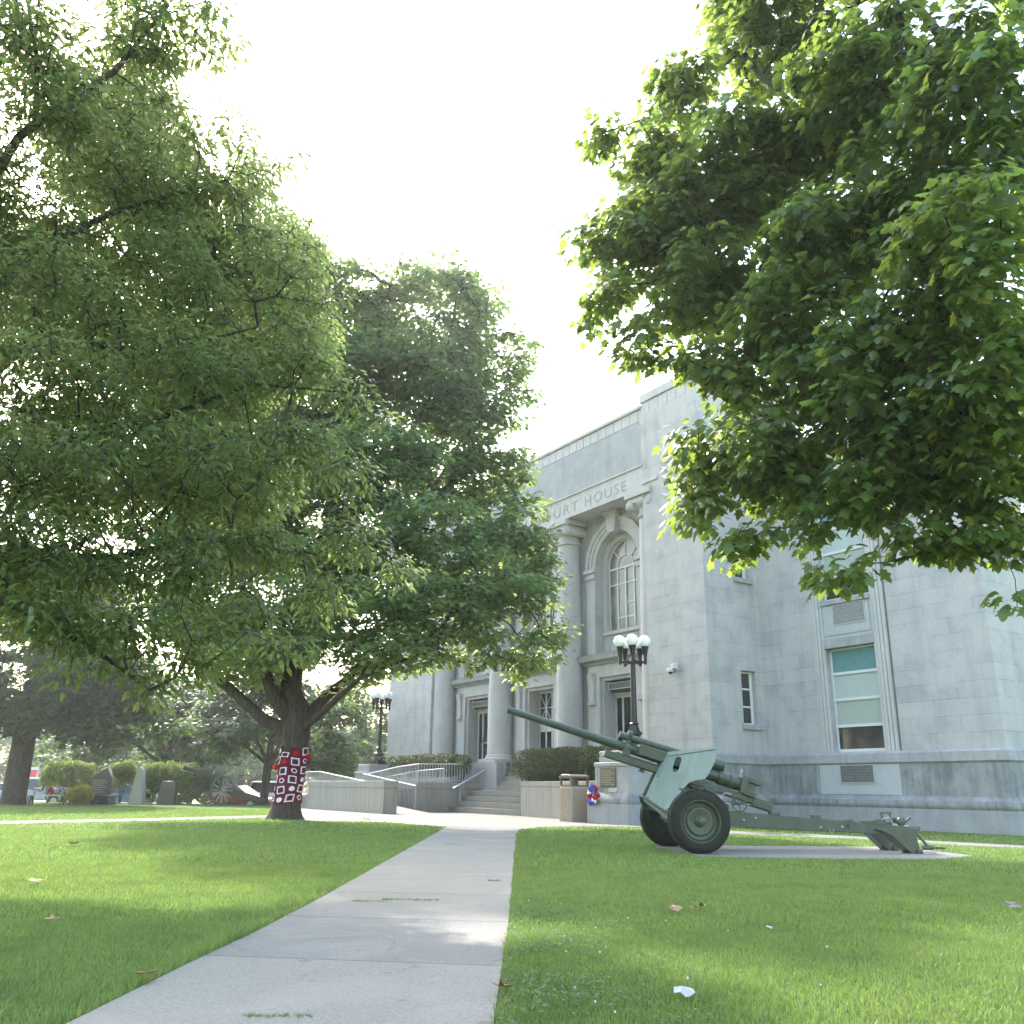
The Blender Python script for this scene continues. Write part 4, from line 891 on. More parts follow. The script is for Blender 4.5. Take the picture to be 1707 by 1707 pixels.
# ------------------------------------------------------------------ old wheeled cannon on the far lawn
def build_cannon():
    t = thing('old_cannon', 'antique green cannon with wooden spoked wheels and shield on the far lawn', 'cannon', (-16.2, 52.3, 0), math.atan2(-.76, -.65))
    Gn = M['gun']; d = np.array([1, 0, .25]); d /= np.linalg.norm(d)
    MB().lathe([(0, .12), (.2, .17), (.9, .16), (.95, .13), (2.3, .1), (2.45, .12), (2.6, .125), (2.62, .06)], (-.5, 0, 1.3), d, 20).build('barrel', Gn, t)
    MB().obox((.3, 0, 1.32), [d, (0, 1, 0), (-d[2], 0, d[0])], (1.0, .1, .08)).build('cradle', M['gun_dark'], t, bevel=.01)
    s = MB(); 
    for y0, y1 in ((-1.0, -.14), (.14, 1.0)): s.plate([(y0, .75), (y1, .75), (y1, 2.0), (y0, 2.0)], [], (.35, 0, 0), (0, 1, 0), (-.12, 0, 1), (.02, 0, 0))
    s.plate([(-.14, .75), (.14, .75), (.14, 1.3), (-.14, 1.3)], [], (.35, 0, 0), (0, 1, 0), (-.12, 0, 1), (.02, 0, 0)); s.obox((.1, 0, 2.02), np.eye(3), (.06, 1.02, .015)); s.build('shield', Gn, t)
    MB().cyl((0, -.85, .75), (0, .85, .75), .06).box(-.2, .2, -.35, .35, .7, 1.15).build('axle', M['gun_dark'], t)
    MB().plate([(.2, 1.0), (-.6, .95), (-3.2, .35), (-3.3, .1), (-3.0, .1), (-.5, .65), (.2, .75)], [], (0, -.18, 0), (1, 0, 0), (0, 0, 1), (0, .36, 0)).build('trail', Gn, t, bevel=.01)
    sb = MB()
    for y in (-.35, .35): sb.tube([(.4, y, .8), (1.1, y, .95), (1.25, y, 1.15)], .03, 6); 
    sb.tube([(1.2, -.5, 1.1), (1.2, .5, 1.1)], .03, 6).tube([(.4, 0, .75), (1.2, 0, 1.1)], .025, 6); sb.build('seat_frame', Gn, t)
    for y in (-.78, .78):
        w = thing_part('wheel', t, (0, y, .755)); r = MB().lathe([(-.05, .66), (-.05, .75), (.05, .75), (.05, .66), (-.05, .66)], (0, 0, 0), (0, 1, 0), 40, False); r.build('rim', M['gun_dark'], w)
        sp_ = MB().lathe([(-.14, .08), (-.06, .12), (.06, .12), (.14, .08)], (0, 0, 0), (0, 1, 0), 16)
        for k in range(12): a = 2 * PI * k / 12; sp_.tube([(0, 0, 0), (.67 * math.cos(a), 0, .67 * math.sin(a))], [.04, .028], 6)
        sp_.build('spokes', M['wood'], w)
build_cannon()

# ------------------------------------------------------------------ cars
def car(label, colr, px, py, Y, rz, suv=False, name='parked_car', cat='car'):
    p = AT(px, py, Y); t = thing(name, label, cat, (p[0], Y, -.44), rz, 'cars in the car park beyond the lawn')
    P = paint('paint_' + label[:12].replace(' ', '_'), colr)
    H = 1.78 if suv else 1.45; bl = 1.0 if suv else .88
    prof = [(-2.15, .3), (-2.25, .5), (-2.2, bl - .05), (-1.9, bl + .02), (.9, bl + .02), (1.3, bl - .02), (2.1, bl - .18), (2.25, .6), (2.2, .3)] if not suv else [(-2.2, .4), (-2.25, .6), (-2.2, bl + .02), (.85, bl + .02), (2.0, bl - .03), (2.2, .75), (2.2, .4)]
    MB().plate(prof, [], (0, -.86, 0), (1, 0, 0), (0, 0, 1), (0, 1.72, 0)).build('body', P, t, bevel=.08)
    x0, x1, x2, x3 = (-2.1, -1.9, .35, .9) if suv else (-1.75, -1.05, .25, 1.2)
    def cab(z0, z1, e, f):
        m = MB(); vs = []
        for z, k in ((z0, 0), (z1, 1)):
            fr = (z - bl) / (H - bl); xa, xb = x0 + (x1 - x0) * fr + e, x3 + (x2 - x3) * fr - e; yw = .82 - .2 * fr - f; vs += [(xa, -yw, z), (xb, -yw, z), (xb, yw, z), (xa, yw, z)]
        m.add(vs, [(0, 1, 2, 3), (4, 5, 6, 7), (0, 1, 5, 4), (1, 2, 6, 5), (2, 3, 7, 6), (3, 0, 4, 7)]); return m
    cab(bl, H - .06, 0, 0).build('windows', M['carglass'], t)
    cab(H - .09, H, -.02, -.01).build('roof', P, t, bevel=.03)
    pil = MB()
    for xa, xb in ((x0, x1), (x3, x2), ((x0 + x3) / 2, (x1 + x2) / 2)):
        for s in (-1, 1): pil.tube([(xa, s * .82, bl), (xb, s * .63, H - .05)], .04, 6)
    pil.build('pillar', P, t)
    for x in (-1.38, 1.38):
        for s in (-1, 1):
            w = MB().lathe([(-.1, .2), (-.1, .31), (-.07, .34), (.07, .34), (.1, .31), (.1, .2)], (x, s * .8, .34), (0, s, 0), 24).build('wheel', M['tyre'], t); MB().lathe([(.09, .21), (.11, .2), (.1, .08), (.12, .0)], (x, s * .8, .34), (0, s, 0), 16).build('rim', M['steel'], w)
    for s in (-1, 1):
        MB().sphere((2.12, s * .65, bl - .22), .13, 12, 8, (.6, 1, .6)).build('headlight', M['white'], t); MB().sphere((-2.17, s * .68, bl - .15), .11, 12, 8, (.5, 1, .7)).build('tail_light', M['signred'], t)
        MB().sphere((.85, s * .95, bl + .08), .1, 10, 6, (.5, .9, .6)).build('side_mirror', P, t)
car('silver blue off-road car by the dark tree trunk on the left', (.3, .36, .44), 62, 1320, 64, PI + .15, True)
car('pale blue car seen between the black monument and the obelisk', (.3, .5, .6), 203, 1320, 64, .5)
car('white car half hidden by the pale obelisk and bushes', (.75, .75, .76), 262, 1320, 68, .2)
car('dark red car partly behind the old cannon wheel', (.17, .012, .03), 398, 1320, 61.5, -.25)
car('long white car behind the dark red car', (.75, .75, .76), 466, 1320, 68, -.3, True)
car('grey car half hidden by the concrete ramp wall', (.12, .125, .13), 540, 1320, 62, PI + .2)
car('white car at the far left edge behind the trunk', (.75, .75, .76), 12, 1320, 72, .1)

# ------------------------------------------------------------------ monuments, bench, sign
def mono(name, label, cat, px0, px1, Y, prof, mat, depth=.35):
    a, b = AT(px0, 1338, Y), AT(px1, 1338, Y); t = thing(name, label, cat, ((a[0] + b[0]) / 2, Y, 0)); w = b[0] - a[0]
    MB().plate([(x * w, z) for x, z in prof], [], (0, -depth / 2, 0), (1, 0, 0), (0, 0, 1), (0, depth, 0)).build('slab', M[mat], t, bevel=.012)
    return t, w
t, w = mono('granite_monument', 'black granite monument with pointed top between golden shrub and bushes', 'monument', 147, 184, 50, [(-.5, .1), (.5, .1), (.5, 1.25), (.22, 1.85), (-.5, 1.3)], 'granite')
MB().box(-.75 * w, .7 * w, -.3, .3, -.1, .1).build('plinth', M['granite'], t, bevel=.01)
ln = MB()
for i in range(8): ln.box(-.36 * w, .3 * w - .1 * (i % 3), -.184, -.176, .55 + .09 * i, .575 + .09 * i)
ln.build('inscription', M['letter'], t)
t = thing('granite_bench', 'low black granite bench before the pointed monument', 'bench', (*AT(171, 1335, 48.6)[:2], 0))
MB().box(-.65, .65, -.2, .2, .38, .47).build('seat', M['granite'], t, bevel=.01)
for x in (-.45, .45): MB().box(x - .12, x + .12, -.16, .16, -.02, .38).build('leg', M['granite'], t)
mono('stone_obelisk', 'pale grey tapering stone monument among the bushes', 'monument', 216, 240, 51, [(-.5, 0), (.5, 0), (.22, 1.75), (.0, 1.95), (-.15, 1.75)], 'greystone', .5)
mono('granite_monument', 'dark granite slab half hidden by bushes beside the old cannon', 'monument', 262, 291, 50.5, [(-.5, 0), (.5, 0), (.5, 1.2), (-.3, 1.2)], 'granite')
mono('stone_block', 'low pale stone block beside the dark tree trunk', 'block', 28, 51, 47.5, [(-.5, 0), (.5, 0), (.5, .42), (-.5, .42)], 'greystone', .6)
t = thing('park_bench', 'weathered park bench with flowers and red bows along its back', 'bench', (*AT(78, 1335, 46)[:2], 0), .12)
for y in (-.2, -.05, .1): MB().box(-.85, .85, y - .06, y + .06, .43, .465).build('seat_slat', M['wood'], t)
for z in (.6, .74): MB().box(-.8, .8, .22, .25, z, z + .1).build('backrest', M['wood'], t)
for x in (-.7, .7): MB().tube([(x, -.25, -.02), (x, -.1, .42), (x, .2, .45), (x, .26, .9)], .025, 6).tube([(x, .25, -.02), (x, 0, .43)], .025, 6).build('leg', M['iron'], t)
t = thing('flower_garland', 'pink and white flowers with red bows strung along the park bench back', 'flowers', (*AT(78, 1335, 46)[:2], 0), .12)
fb = MB(); fb.mi = []
for k in range(60):
    fb.cur = rnd.choice((0, 1, 2, 0)); fb.sphere((rnd.uniform(-.75, .8), .18 + rnd.uniform(-.05, .03), rnd.uniform(.62, .84)), rnd.uniform(.03, .055), 7, 5)
fb.build('blossom', [M['pink'], M['wwhite'], M['wblue']], t)
MB().sphere((.05, .14, .72), .11, 10, 8, (1, .6, 1.2)).sphere((.15, .14, .6), .08, 10, 8, (.7, .5, 1.5)).sphere((-.05, .14, .58), .07, 10, 8, (.7, .5, 1.5)).build('bow', M['wred'], t)
p = AT(64, 1300, 75); t = thing('utility_pole', 'leaning grey utility pole at the far left', 'pole', (p[0], 75, -.5)); MB().tube([(-.3, 0, 0), (.1, 0, 3.2), (.5, 0, 8)], [.17, .16, .13], 10).build('pole', M['greystone'], t); MB().box(-.6, 1.6, -.06, .06, 7.3, 7.45).build('crossarm', M['wood'], t)
p = AT(52, 1300, 92); t = thing('roadside_shop', 'white flat-roofed roadside shop with a red band, at the far left', 'shop', (p[0], 92, -.5))
MB().box(-.9, 3.2, 0, 4, 0, 3.0).build('wall', M['white'], t); MB().box(-.5, .6, -.02, .05, 2.05, 2.75).box(1.0, 2.2, -.02, .05, 2.05, 2.75).build('red_band', M['signred'], t)
MB().box(-2.2, 4.2, -1.5, 4.5, 5.2, 5.8).build('canopy_roof', M['roofdark'], t); MB().box(-1.9, -1.7, 0, .2, 0, 5.2).box(3.7, 3.9, 0, .2, 0, 5.2).box(1, 1.2, 1, 1.2, 3, 5.2).build('canopy_post', M['white'], t)

# ------------------------------------------------------------------ leaves, hedges, trees
def nrmz(a): return a / (np.linalg.norm(a, axis=-1, keepdims=True) + 1e-9)
# leaf templates: (across, along, up)
def tmpl_maple():
    o = [(0, 0), (.2, -.1), (.16, .06), (.47, .1), (.3, .27), (.6, .52), (.38, .54), (.24, .62), (.2, .8), (0, 1.05)]
    o = o + [(-x, y) for x, y in o[-2:0:-1]]
    v = [(0, .36, .06)] + [(x, y, -.28 * abs(x) - .16 * y * y + .06) for x, y in o]; n = len(o)
    return np.array(v), np.array([(0, i + 1, (i + 1) % n + 1) for i in range(n)])
def tmpl_maple_lo():
    o = [(0, 0), (.45, .1), (.3, .32), (.55, .58), (.2, .66), (0, 1.05), (-.2, .66), (-.55, .58), (-.3, .32), (-.45, .1)]
    v = [(0, .38, .05)] + [(x, y, -.25 * abs(x) - .15 * y * y + .05) for x, y in o]; n = len(o)
    return np.array(v), np.array([(0, i + 1, (i + 1) % n + 1) for i in range(n)])
def tmpl_oak():
    w = .15; v = [(0, 0, 0), (0, .35, .0), (0, .7, -.1), (0, 1, -.26)]
    for s in (1, -1): v += [(s * w, .3, .05), (s * w * 1.05, .62, -.02)]
    f = [(0, 4, 1), (1, 4, 5), (1, 5, 2), (2, 5, 3), (0, 1, 6), (1, 7, 6), (1, 2, 7), (2, 3, 7)]
    return np.array(v, float), np.array(f)
def tmpl_oval():
    v = [(0, 0, 0), (.26, .4, .04), (0, 1, -.1), (-.26, .4, .04)]; return np.array(v, float), np.array([(0, 1, 2), (0, 2, 3)])
TM, TML, TO, TV = tmpl_maple(), tmpl_maple_lo(), tmpl_oak(), tmpl_oval()
def leaves(name, tm, P, T, Nn, s, mat, parent):
    T = nrmz(T); Nn = nrmz(Nn - T * np.sum(Nn * T, -1, keepdims=True)); S = np.cross(T, Nn)
    tv, tf = tm; n = len(P); k = len(tv)
    V = P[:, None] + s[:, None, None] * (tv[None, :, 0:1] * S[:, None] + tv[None, :, 1:2] * T[:, None] + tv[None, :, 2:3] * Nn[:, None])
    F = (np.arange(n) * k)[:, None, None] + tf[None]
    return fastmesh(name, V.reshape(-1, 3), F.reshape(-1, 3), 3, mat, parent)
def rand_dir(n):
    v = RNG.normal(size=(n, 3)); return nrmz(v)

def grow(base, limbs, att, step, reach_bias=.25, up=.12):
    """limbs: list of [(xyz, r)...]; att: attractor points; returns tubes and twig ends"""
    nodes = []; par = []; rad0 = []
    for lb in limbs:
        prev = -1
        pts = [np.array(p[0], float) for p in lb]; rs = [p[1] for p in lb]
        for i in range(len(pts) - 1):
            L = np.linalg.norm(pts[i + 1] - pts[i]); m = max(1, int(L / step))
            for k in range(m + (i == len(pts) - 2)):
                s = k / m; nodes.append(pts[i] * (1 - s) + pts[i + 1] * s); par.append(-2); rad0.append(rs[i] * (1 - s) + rs[i + 1] * s)
    n0 = len(nodes); N = np.array(nodes); order = np.argsort(np.min(np.linalg.norm(att[:, None] - N[None, ::3], axis=2), 1))
    cap = n0 + len(att) * 14; X = np.zeros((cap, 3)); X[:n0] = N; PA = np.full(cap, -2); DP = np.zeros(cap); n = n0; tips = []
    for ai in order:
        a = att[ai]; d = np.linalg.norm(X[:n] - a, axis=1) + reach_bias * DP[:n]; j = int(np.argmin(d)); p = X[j]; L = np.linalg.norm(a - p)
        m = max(1, min(12, int(round(L / step)))); prev = j; jit = RNG.normal(size=3) * .1 * L
        for k in range(1, m + 1):
            s = k / m; q = p * (1 - s) + a * s + math.sin(PI * s) * (jit + np.array([0, 0, up * L]))
            X[n] = q; PA[n] = prev; DP[n] = DP[prev] + L / m; prev = n; n += 1
        tips.append(prev)
    return X[:n], PA[:n], n0, np.array(tips), np.array(rad0)

def branch_mesh(X, PA, n0, tips, r_tip, rmax, name, mat, parent, limbs, nside=5):
    n = len(X); w = np.zeros(n); w[tips] = 1
    for i in range(n - 1, n0 - 1, -1): w[PA[i]] += w[i]
    r = np.minimum(rmax, r_tip * np.maximum(w, 1) ** .44)
    i = np.arange(n0, n); A = X[PA[i]]; B = X[i]; d = nrmz(B - A); ref = np.where(np.abs(d[:, 2:3]) < .9, [[0, 0, 1.]], [[1., 0, 0]])
    a = nrmz(np.cross(d, ref)); b = np.cross(d, a); ra = np.where(PA[i] < n0, r[i], np.minimum(r[PA[i]], r[i] * 1.6)); rb = r[i]
    V = []
    for e, rr in ((A - d * .01, ra), (B, rb)):
        for k in range(nside): t = 2 * PI * k / nside; V.append(e + (a * math.cos(t) + b * math.sin(t)) * rr[:, None])
    V = np.stack(V, 1); m = len(i); base = (np.arange(m) * 2 * nside)[:, None]
    F = np.concatenate([base + np.array([[k, (k + 1) % nside, nside + (k + 1) % nside, nside + k]]) for k in range(nside)], 0)
    fastmesh(name, V.reshape(-1, 3), F, 4, mat, parent, smooth=True)

def sample_lobes(lobes, spacing, dens=1.0):
    """lobes: (centre, rx, ry, rz); points fill ellipsoids, thinner inside"""
    pts = []
    for c, rx, ry, rz in lobes:
        vol = 4.19 * rx * ry * rz; n = int(max(6, dens * vol / spacing ** 3))
        v = rand_dir(n) * (RNG.random((n, 1)) ** .42); pts.append(np.array(c) + v * np.array([rx, ry, rz]))
    P = np.concatenate(pts); keep = []; cell = {}
    for i in RNG.permutation(len(P)):
        k = tuple((P[i] / spacing).astype(int)); ok = True
        for dx in (-1, 0, 1):
            for dy in (-1, 0, 1):
                for dz in (-1, 0, 1):
                    for j in cell.get((k[0] + dx, k[1] + dy, k[2] + dz), ()):
                        if np.sum((P[i] - P[j]) ** 2) < (spacing * .62) ** 2: ok = False
        if ok: keep.append(i); cell.setdefault(k, []).append(i)
    return P[keep]

def foliage(X, PA, tips, per, leafsz, spread, tm, mat, parent, droop, name='crown', flat=.6, center=None):
    E = X[tips]; D = nrmz(E - X[PA[tips]]); n = len(tips); k = per
    Ei = np.repeat(E, k, 0); Di = np.repeat(D, k, 0); m = n * k
    R = rand_dir(m) * np.array([1, 1, 1 - flat]); back = RNG.random((m, 1))
    hz = Di * np.array([1, 1, .25])
    P = Ei + R * spread * RNG.random((m, 1)) ** .5 - Di * spread * back * .7
    out = nrmz(R * np.array([1, 1, .3])) + hz * .6
    T = nrmz(out) + np.array([0, 0, -1.]) * droop * (.4 + RNG.random((m, 1)) * 1.2) + rand_dir(m) * .25
    Nn = np.array([0, 0, 1.]) + out * .35 + rand_dir(m) * .55
    s = leafsz * (.6 + .65 * RNG.random(m))
    return leaves(name, tm, P, T, Nn, s, mat, parent)

def make_tree(name, label, cat, base, limbs, lobes, spacing, per, leafsz, spread, tm, leafm, bark, droop=.5, r_tip=.006, rmax=.1, step=.35, dens=1.0, group=None, flat=.6, extra=None):
    base = np.array(base, float); t = thing(name, label, cat, base, 0, group)
    L = [[(np.array(p) - base, r) for p, r in lb] for lb in limbs]; Lo = [(np.array(c) - base, a, b, d) for c, a, b, d in lobes]
    tb = MB()
    for lb in L: tb.tube([p for p, r in lb], [r for p, r in lb], 12)
    tr = tb.build('trunk', bark, t, 60)
    att = sample_lobes(Lo, spacing, dens)
    X, PA, n0, tips, _ = grow(base, L, att, step)
    branch_mesh(X, PA, n0, tips, r_tip, rmax, 'branches', bark, tr, L)
    foliage(X, PA, tips, per, leafsz, spread, tm, leafm, t, droop, 'crown', flat)
    print(name, 'sprays', len(tips), 'leaves', len(tips) * per)
    return t
def LB_(px, py, Y, rx, ry, rz): c = AT(px, py, Y); k = Y / FPX; return (c, rx * k, rz, ry * k)

# near maple on the right
b = np.array([7.4, 9.6, 0])
mz = lambda px, py, Y, r: (AT(px, py, Y), r)
lim = [[(b, .34), (b + (0, 0, .4), .27), (b + (-.1, 0, 2.0), .24), (b + (-.3, .1, 3.2), .22)],
       [(b + (-.3, .1, 3.1), .15), mz(1707, 880, 8.6, .075), mz(1560, 790, 8.3, .055), mz(1380, 700, 8.4, .04), mz(1260, 690, 8.8, .025)],
       [(b + (-.3, .1, 3.1), .17), mz(1720, 600, 8.6, .11), mz(1560, 420, 8.2, .07), mz(1420, 290, 8.3, .05), mz(1330, 180, 8.6, .035), mz(1230, 90, 8.8, .02)],
       [mz(1560, 420, 8.2, .06), mz(1430, 345, 8.4, .045), mz(1250, 360, 8.8, .03), mz(1080, 430, 9.2, .018)],
       [(b + (-.3, .1, 3.1), .16), mz(1800, 420, 8.2, .1), mz(1640, 150, 7.5, .06), mz(1520, 0, 7.2, .04)],
       [mz(1640, 150, 7.5, .05), mz(1505, 60, 7.0, .035), mz(1480, -80, 6.8, .025)],
       [mz(1720, 890, 8.4, .05), mz(1600, 905, 7.8, .024), mz(1490, 935, 7.6, .012)]]
lob = [LB_(*a) for a in ((1300, 50, 8.6, 120, 80, .9), (1215, 20, 9, 50, 60, .7), (1130, 170, 9, 75, 60, .8), (1090, 260, 9.2, 60, 70, .7), (1160, 360, 9, 110, 90, .9), (1170, 480, 8.8, 100, 80, .8), (1330, 430, 8.4, 110, 80, .8), (1170, 590, 8.6, 70, 45, .6), (1500, 300, 7.4, 130, 100, .7), (1560, 520, 7, 140, 90, .7), (1660, 260, 6.4, 80, 110, .6), (1380, 620, 7.8, 110, 90, .7), (1330, 240, 8.2, 80, 70, .7), (1260, 760, 8.2, 80, 70, .6), (1560, 700, 7.2, 120, 80, .7), (1000, 215, 9, 38, 45, .4), (1065, 400, 9.2, 95, 90, .9), (1000, 510, 9, 45, 48, .5), (1070, 560, 8.8, 50, 45, .5),
    (975, 400, 9.2, 40, 50, .4), (1240, 280, 8.6, 150, 120, .9), (1440, 150, 7.6, 150, 150, .9), (1620, 120, 6.2, 110, 150, .7), (1420, 400, 7.6, 150, 120, .8), (1610, 400, 6, 110, 140, .7),
    (1300, 540, 8.2, 110, 100, .8), (1490, 620, 7.2, 150, 120, .8), (1225, 650, 8.4, 45, 60, .5), (1165, 770, 8.6, 70, 55, .6), (1180, 855, 8.6, 60, 40, .5), (1300, 780, 8.4, 110, 90, .7), (1450, 790, 7.8, 130, 90, .8),
    (1610, 770, 7.4, 120, 90, .8), (1640, 620, 6.6, 100, 110, .8), (1400, 940, 7.6, 50, 34, .35), (1240, 905, 8.4, 60, 28, .4), (1530, 890, 7.6, 60, 34, .35), (1670, 870, 7.4, 70, 36, .5), (1620, 905, 7.4, 55, 24, .35), (1700, 905, 7.2, 40, 24, .35), (1560, 900, 7.6, 50, 26, .35), (1330, 890, 8, 40, 30, .4), (1697, 1015, 6.8, 10, 8, .08),
    (1850, 300, 7, 150, 300, 1.2), (1850, 700, 8, 150, 200, 1.2), (1450, -180, 7.4, 260, 160, 1.2), (1750, -150, 7, 160, 160, 1))]
make_tree('maple_tree', 'large leafy maple overhanging from the right, in front of the courthouse', 'tree', b, lim, lob, .215, 23, .108, .25, TM, M['lf_maple'], M['bark2'], .85, .0035, .02, .22, .95, flat=.35)

# near oak on the left
b = np.array([-7.2, 8.4, 0])
lim = [[(b, .4), (b + (0, 0, .5), .3), (b + (.1, 0, 2.4), .26), (b + (.3, .2, 4.2), .2), (b + (.5, .3, 6.5), .13), (b + (.9, .4, 9), .06)],
       [(b + (.2, .1, 3.4), .1), mz(30, 760, 9, .07), mz(150, 720, 9.3, .05), mz(290, 690, 9.6, .035), mz(420, 640, 10, .02), mz(590, 655, 10.2, .01)],
       [(b + (.3, .2, 4.2), .1), mz(30, 230, 8.8, .05), mz(70, 200, 8.8, .045), mz(190, 120, 9, .035), mz(280, 10, 9.2, .02)],
       [mz(60, 200, 8.8, .035), mz(62, 100, 8.6, .025), mz(40, -30, 8.5, .015)],
       [(b + (.3, .2, 3.9), .1), mz(50, 420, 9, .05), mz(200, 350, 9.4, .03), mz(380, 300, 10, .015)],
       [(b + (.2, .1, 3.1), .1), mz(60, 560, 9.4, .05), mz(260, 590, 9.8, .03), mz(430, 545, 10.4, .012)],
       [(b + (.2, .1, 2.8), .1), mz(20, 930, 8.6, .06), mz(190, 930, 9, .04), mz(330, 900, 9.5, .025), mz(500, 920, 10, .012)],
       [(b + (.2, .1, 2.4), .08), mz(10, 1000, 8, .05), mz(140, 1070, 8.2, .025), mz(250, 1150, 8.4, .01)]]
lob = [LB_(*a) for a in ((60, 80, 8.6, 120, 110, 1), (230, 60, 9.2, 110, 90, 1), (355, 45, 9.4, 55, 75, .6), (150, 220, 9, 150, 80, 1), (290, 190, 9.6, 70, 80, .7), (60, 360, 9, 110, 90, 1), (230, 330, 9.6, 110, 70, 1), (360, 310, 10, 80, 70, .8), (395, 215, 10, 45, 40, .4), (440, 330, 10.2, 40, 55, .4), (490, 268, 10, 20, 18, .2), (415, 230, 10, 16, 14, .2),
    (100, 500, 8.8, 140, 90, 1), (300, 470, 9.8, 130, 90, 1), (470, 440, 10.4, 75, 75, .7), (540, 490, 10.6, 45, 60, .5), (100, 640, 8.6, 150, 90, 1), (320, 620, 9.6, 140, 90, 1), (490, 590, 10.2, 80, 80, .7), (575, 640, 10, 40, 34, .4), (620, 690, 10.2, 60, 26, .3),
    (90, 790, 8.4, 150, 90, 1), (300, 780, 9.2, 150, 90, 1), (480, 760, 10, 90, 70, .7), (590, 790, 10, 50, 50, .5), (80, 930, 8.2, 140, 80, 1), (270, 930, 9, 140, 80, .9), (440, 910, 9.8, 90, 60, .7), (590, 900, 10, 70, 40, .5), (660, 950, 10, 45, 34, .4), (540, 990, 9.8, 60, 40, .5),
    (100, 1040, 8, 130, 50, .8), (260, 1040, 8.6, 110, 60, .7), (400, 1030, 9.2, 80, 45, .5), (250, 1130, 8.4, 70, 50, .4), (130, 1120, 8, 60, 36, .4), (490, 1090, 9, 18, 36, .2), (370, 1090, 9, 34, 30, .3), (340, 1120, 8.8, 20, 18, .2),
    (350, 420, 13, 150, 100, 1.6), (200, 250, 13, 150, 150, 1.6), (100, 500, 13, 170, 150, 1.6), (300, 620, 13.5, 170, 120, 1.6), (480, 560, 14, 90, 100, 1.2), (150, 780, 12.5, 170, 120, 1.5), (380, 800, 13, 130, 90, 1.4), (420, 300, 13, 60, 60, .8), (500, 420, 13.5, 60, 60, .8), (60, 980, 11, 110, 70, 1.2),
    (-150, 300, 8.4, 150, 330, 1.4), (-150, 850, 8, 140, 220, 1.2), (150, -170, 9, 260, 150, 1.2))]
make_tree('oak_tree', 'tall oak with narrow leaves overhanging the whole left side', 'tree', b, lim, lob, .235, 25, .118, .28, TO, M['lf_oak'], M['bark'], .35, .0035, .02, .24, 1.1, flat=.35)

# maple with the knitted trunk
b = G(475, 1366); b[2] = 0
Yc = b[1]
def mc(px, py, r, dy=0): return (AT(px, py, Yc + dy), r)
lim = [[(b + (0, 0, -.3), .78), (b + (0, 0, .0), .66), (b + (0, 0, .12), .56), (b + (.01, 0, .35), .47), (b + (.03, 0, .8), .42), (b + (.1, 0, 1.6), .42), (b + (.13, 0, 2.3), .43), (b + (.12, 0, 2.8), .48), (b + (.12, 0, 3.4), .42), mc(484, 1150, .36), mc(500, 1050, .27), mc(540, 900, .2), mc(580, 750, .12), mc(620, 600, .06), mc(650, 480, .02)],
       [(b + (.0, 0, 2.7), .24), mc(440, 1200, .2), mc(385, 1150, .17), mc(330, 1105, .13, 1), mc(280, 1020, .07, 1.5)],
       [(b + (.05, .1, 2.9), .26), mc(455, 1160, .22, -.5), mc(430, 1080, .17, -.8), mc(400, 960, .1, -1), mc(390, 820, .05, -1)],
       [(b + (.2, 0, 2.9), .24), mc(515, 1190, .2), mc(555, 1150, .16, .5), mc(610, 1110, .12, 1), mc(720, 1040, .07, 2), mc(820, 990, .04, 2)],
       [(b + (.2, 0, 2.7), .15), mc(540, 1185, .11, -1), mc(600, 1130, .07, -2), mc(700, 1090, .035, -3)],
       [mc(500, 1050, .2), mc(600, 940, .14, 1), mc(720, 820, .08, 1), mc(800, 680, .04, 1)], [mc(540, 900, .13), mc(640, 800, .1, -1), mc(740, 620, .05, -1), mc(760, 500, .02, -1)]]
